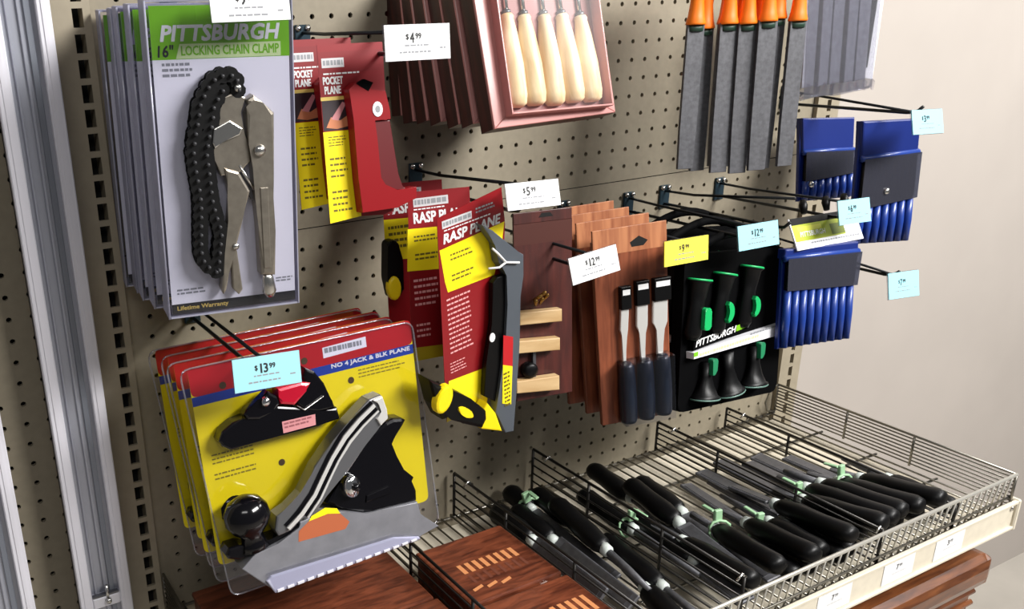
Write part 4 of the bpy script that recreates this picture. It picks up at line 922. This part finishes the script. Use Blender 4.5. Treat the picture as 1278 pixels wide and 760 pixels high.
# ------------------------------------------------------------------ loose tools in the basket
def tool(kind, lab, a, b, z, hl=.10, zt=None, tie=False, roll=0.0, wid=.022):
    """a butt of the handle (x,y), b far tip"""
    a, b = Vector((a[0], a[1], 0)), Vector((b[0], b[1], 0)); dv = b - a; L = dv.length; ang = math.atan2(dv.y, dv.x)
    t = bpy.data.objects.new('rasp' if kind == 'flat' else 'round_file' if kind == 'round' else 'wood_chisel', None); COL.objects.link(t); t.empty_display_size = .02
    tilt = 0 if zt is None else math.atan2(zt - z, L)
    t.rotation_mode = 'QUATERNION'; t.rotation_quaternion = (Matrix.Rotation(ang, 3, 'Z') @ Matrix.Rotation(-tilt, 3, 'Y') @ Matrix.Rotation(roll, 3, 'X')).to_quaternion()
    t.location = (a.x, a.y, z + .003 + ZO); tag(t, lab, {'flat': 'rasp', 'round': 'file', 'chisel': 'chisel'}[kind], 'loose tools in the wire basket')
    m = MB(); m.lathe([(0, .007), (.003, .013), (.012, .016), (hl * .4, .0148), (hl * .7, .0163), (hl * .92, .014), (hl, .009)], (0, 0, 0), (1, 0, 0), BLACK, 16, sq=.85); h = m.build('handle', t, label='black plastic handle')
    m = MB(); m.lathe([(hl - .004, .009), (hl + .007, .0085), (hl + .010, .006)], (0, 0, 0), (1, 0, 0), mat('milky_collar', '#c8cfca', .3), 12); m.build('collar', t, label='milky plastic collar')
    m = MB()
    if kind == 'flat':
        m.box(((hl + .01 + L) / 2, 0, 0), (L - hl - .01, wid, .005), FILEM, .0012); m.box((hl + (L - hl) * .55, 0, .0027), ((L - hl) * .8, wid * .75, .0012), DSTEEL)
    elif kind == 'round':
        m.tube([(hl, 0, 0), (hl + .05, 0, 0), (L, 0, 0)], [.0055, .0055, .0035], FILEM, 10)
    else:
        m.box((hl + .03, 0, 0), (.05, .008, .008), STEEL, .002); m.box(((hl + .05 + L) / 2, 0, 0), (L - hl - .05, wid, .004), STEEL, .001)
    m.build('blade', t)
    if tie:
        m = MB(); pts = [(hl - .006 + .003 * math.sin(k), .0165 * math.cos(k * math.pi / 6), .015 * math.sin(k * math.pi / 6)) for k in range(12)]
        m.tube(pts, .0022, TIE, 6, closed=True); m.box((hl - .002, 0, .021), (.006, .012, .018), TIE, .001); m.box((hl + .010, .006, .028), (.022, .006, .003), TIE, .0008); m.build('tie_strap', t, label='pale green strap')
    return t
TL = [
 ('round', 'black handle lying at the front between the two left bright rasps', (.262, -.402), (.285, -.260), -.526, .12, -.550, False, 0, .02),
 ('round', 'black handle at the front touching the middle divider on its right', (.404, -.402), (.402, -.260), -.523, .12, -.550, False, 0, .02),
 ('round', 'black handle at the front touching the low right divider on its left', (.537, -.402), (.534, -.270), -.526, .12, -.550, False, 0, .02),
 ('round', 'black handle piled over the rasps at the front of the middle section', (.205, -.395), (.232, -.240), -.528, .12, -.545, True, 0, .02),
 ('flat', 'black handled rasp piled at the front just right of the leftmost divider', (.155, -.398), (.168, -.200), -.530, .12, -.548, False, .3, .024),
 ('round', 'thick black handle lying behind the leftmost divider, topmost there', (.070, -.120), (.048, -.330), -.530, .12, -.545, False, 0, .02),
 ('flat', 'black rasp lying at the rear of the middle section', (.205, -.130), (.178, -.360), -.534, .11, -.545, False, .2, .024),
 ('round', 'black handle topmost in the pile right of the middle divider', (.435, -.398), (.428, -.230), -.528, .13, -.545, False, 0, .02),
 ('round', 'black handle piled at the front left of the low right divider', (.500, -.395), (.490, -.250), -.530, .12, -.550, True, 0, .02),
 ('flat', 'dark rasp whose handle lies left of the middle divider at the front', (.345, -.398), (.350, -.200), -.526, .12, -.548, False, .2, .024),
 ('round', 'black handled file with bright collar lying against the board, left', (.221, -.035), (.182, -.308), -.556, .10, None, False, 0, .02),
 ('flat', 'black handled rasp lying right of the one by the board', (.257, -.101), (.216, -.381), -.558, .10, None, False, .2, .024),
 ('round', 'black handled file with white collar behind the leftmost divider', (.091, -.054), (.060, -.292), -.553, .095, None, False, 0, .02),
 ('flat', 'long grey rasp lying along the leftmost group of black tools', (.066, -.018), (.046, -.275), -.560, .06, None, True, .3, .018),
 ('flat', 'black flat rasp lying closest to the brown boxes', (.008, -.060), (.000, -.300), -.556, .09, None, False, .9, .024),
 ('flat', 'dark rasp lying second from the brown boxes', (.034, -.075), (.022, -.330), -.556, .09, None, False, .7, .024),
 ('round', 'thick black handled file with pale green strap in the middle', (.146, -.095), (.134, -.331), -.552, .11, None, True, 0, .02),
 ('flat', 'black handled rasp lying in front of the green strap', (.166, -.185), (.140, -.400), -.552, .12, None, False, .2, .026),
 ('round', 'black handle lying low in the leftmost basket section', (.092, -.200), (.070, -.402), -.556, .12, None, False, 0, .02),
 ('round', 'black handle lying at the front of the leftmost section', (.040, -.395), (.060, -.300), -.556, .08, None, False, 0, .02),
 ('flat', 'bright steel rasp with its handle at the basket front, left', (.275, -.392), (.306, -.150), -.556, .10, None, True, .1, .022),
 ('chisel', 'bright blade lying beside the middle black handles', (.240, -.395), (.262, -.165), -.553, .09, -.560, False, 0, .016),
 ('round', 'slim grey file lying left of the middle divider', (.335, -.395), (.345, -.160), -.558, .09, None, False, 0, .02),
 ('flat', 'wide dark rasp just left of the middle divider', (.362, -.390), (.362, -.130), -.558, .10, None, False, 0, .026),
 ('round', 'shiny slim file between the two wide rasps', (.306, -.385), (.326, -.200), -.545, .09, -.556, False, 0, .02),
 ('flat', 'wide grey rasp with black handle just right of the middle divider', (.412, -.372), (.414, -.120), -.558, .11, None, True, 0, .028),
 ('flat', 'grey rasp second from the middle divider, handle forward', (.446, -.385), (.444, -.150), -.556, .12, None, False, .1, .028),
 ('flat', 'dark rasp third from the middle divider with black handle', (.480, -.380), (.476, -.140), -.557, .12, None, False, -.1, .026),
 ('round', 'black handled file resting on top of the right hand rasps', (.466, -.392), (.452, -.210), -.529, .12, -.545, False, 0, .02),
 ('flat', 'black handled rasp lying left of the low right divider', (.520, -.385), (.512, -.170), -.556, .12, None, False, 0, .024),
 ('round', 'black handled file lying alone nearest the right end', (.586, -.395), (.590, -.215), -.559, .10, None, False, 0, .02),
]
for k, lab, a, b_, z, hl, zt, tie, roll, wd in TL: tool(k, lab, a, b_, z, hl, zt, tie, roll, wd)

# ------------------------------------------------------------------ light, camera
w = bpy.data.worlds.new('World'); SC.world = w; w.use_nodes = True
bg = w.node_tree.nodes['Background']; bg.inputs['Color'].default_value = (0.95, 0.97, 1.0, 1); bg.inputs['Strength'].default_value = 0.10
# store key lamp, then two added fill lights
def area(name, loc, rot, sx, sy, power, col=(1, .985, .96)):
    l = bpy.data.lights.new(name, 'AREA'); l.shape = 'RECTANGLE'; l.size = sx; l.size_y = sy; l.energy = power; l.color = col
    o = bpy.data.objects.new(name, l); COL.objects.link(o); o.location = (loc[0], loc[1], loc[2] + ZO); o.rotation_euler = rot; return o
def aim(name, loc, tgt, sx, sy, power, col=(1, .985, .96)):
    o = area(name, loc, (0, 0, 0), sx, sy, power, col)
    o.rotation_mode = 'QUATERNION'; o.rotation_quaternion = (Vector(tgt) - Vector(loc)).to_track_quat('-Z', 'Y')
aim('aisle_lamp', (1.3, -2.0, 1.45), (0.0, 0, -0.25), 1.7, 0.6, 150)
aim('left_fill', (-1.2, -2.2, 1.7), (-0.1, 0, -0.3), 1.2, 0.4, 12)  # weak unseen fill added from the left
aim('wall_gradient_fill', (2.9, -0.7, 1.3), (2.0, 0.05, -0.2), 1.0, 0.4, 22)  # unseen light added so the wall brightens towards the right
cam = bpy.data.cameras.new('Camera'); co = bpy.data.objects.new('Camera', cam); COL.objects.link(co); SC.camera = co
yaw, pit, rol = CAM['ang']
F = Vector((math.sin(yaw) * math.cos(pit), math.cos(yaw) * math.cos(pit), math.sin(pit))); Rt = Vector((math.cos(yaw), -math.sin(yaw), 0)); U = Rt.cross(F)
c, s = math.cos(rol), math.sin(rol); R2, U2 = c * Rt + s * U, -s * Rt + c * U
co.matrix_world = Matrix((( R2.x, U2.x, -F.x, CAM['loc'][0]), (R2.y, U2.y, -F.y, CAM['loc'][1]), (R2.z, U2.z, -F.z, CAM['loc'][2] + ZO), (0, 0, 0, 1)))
cam.sensor_width = 36; cam.sensor_fit = 'HORIZONTAL'; cam.lens = 36 * CAM['f'] / 1278; cam.clip_start = .02
cam.shift_x = (639 - CAM['pp'][0]) / 1278; cam.shift_y = (CAM['pp'][1] - 380) / 1278
vs = SC.view_settings; vs.view_transform = 'Standard'; vs.look = 'None'; vs.gamma = 1; vs.exposure = 0.12; vs.use_curve_mapping = False
SC.cycles.max_bounces = 10; SC.cycles.transparent_max_bounces = 24; SC.cycles.use_denoising = True
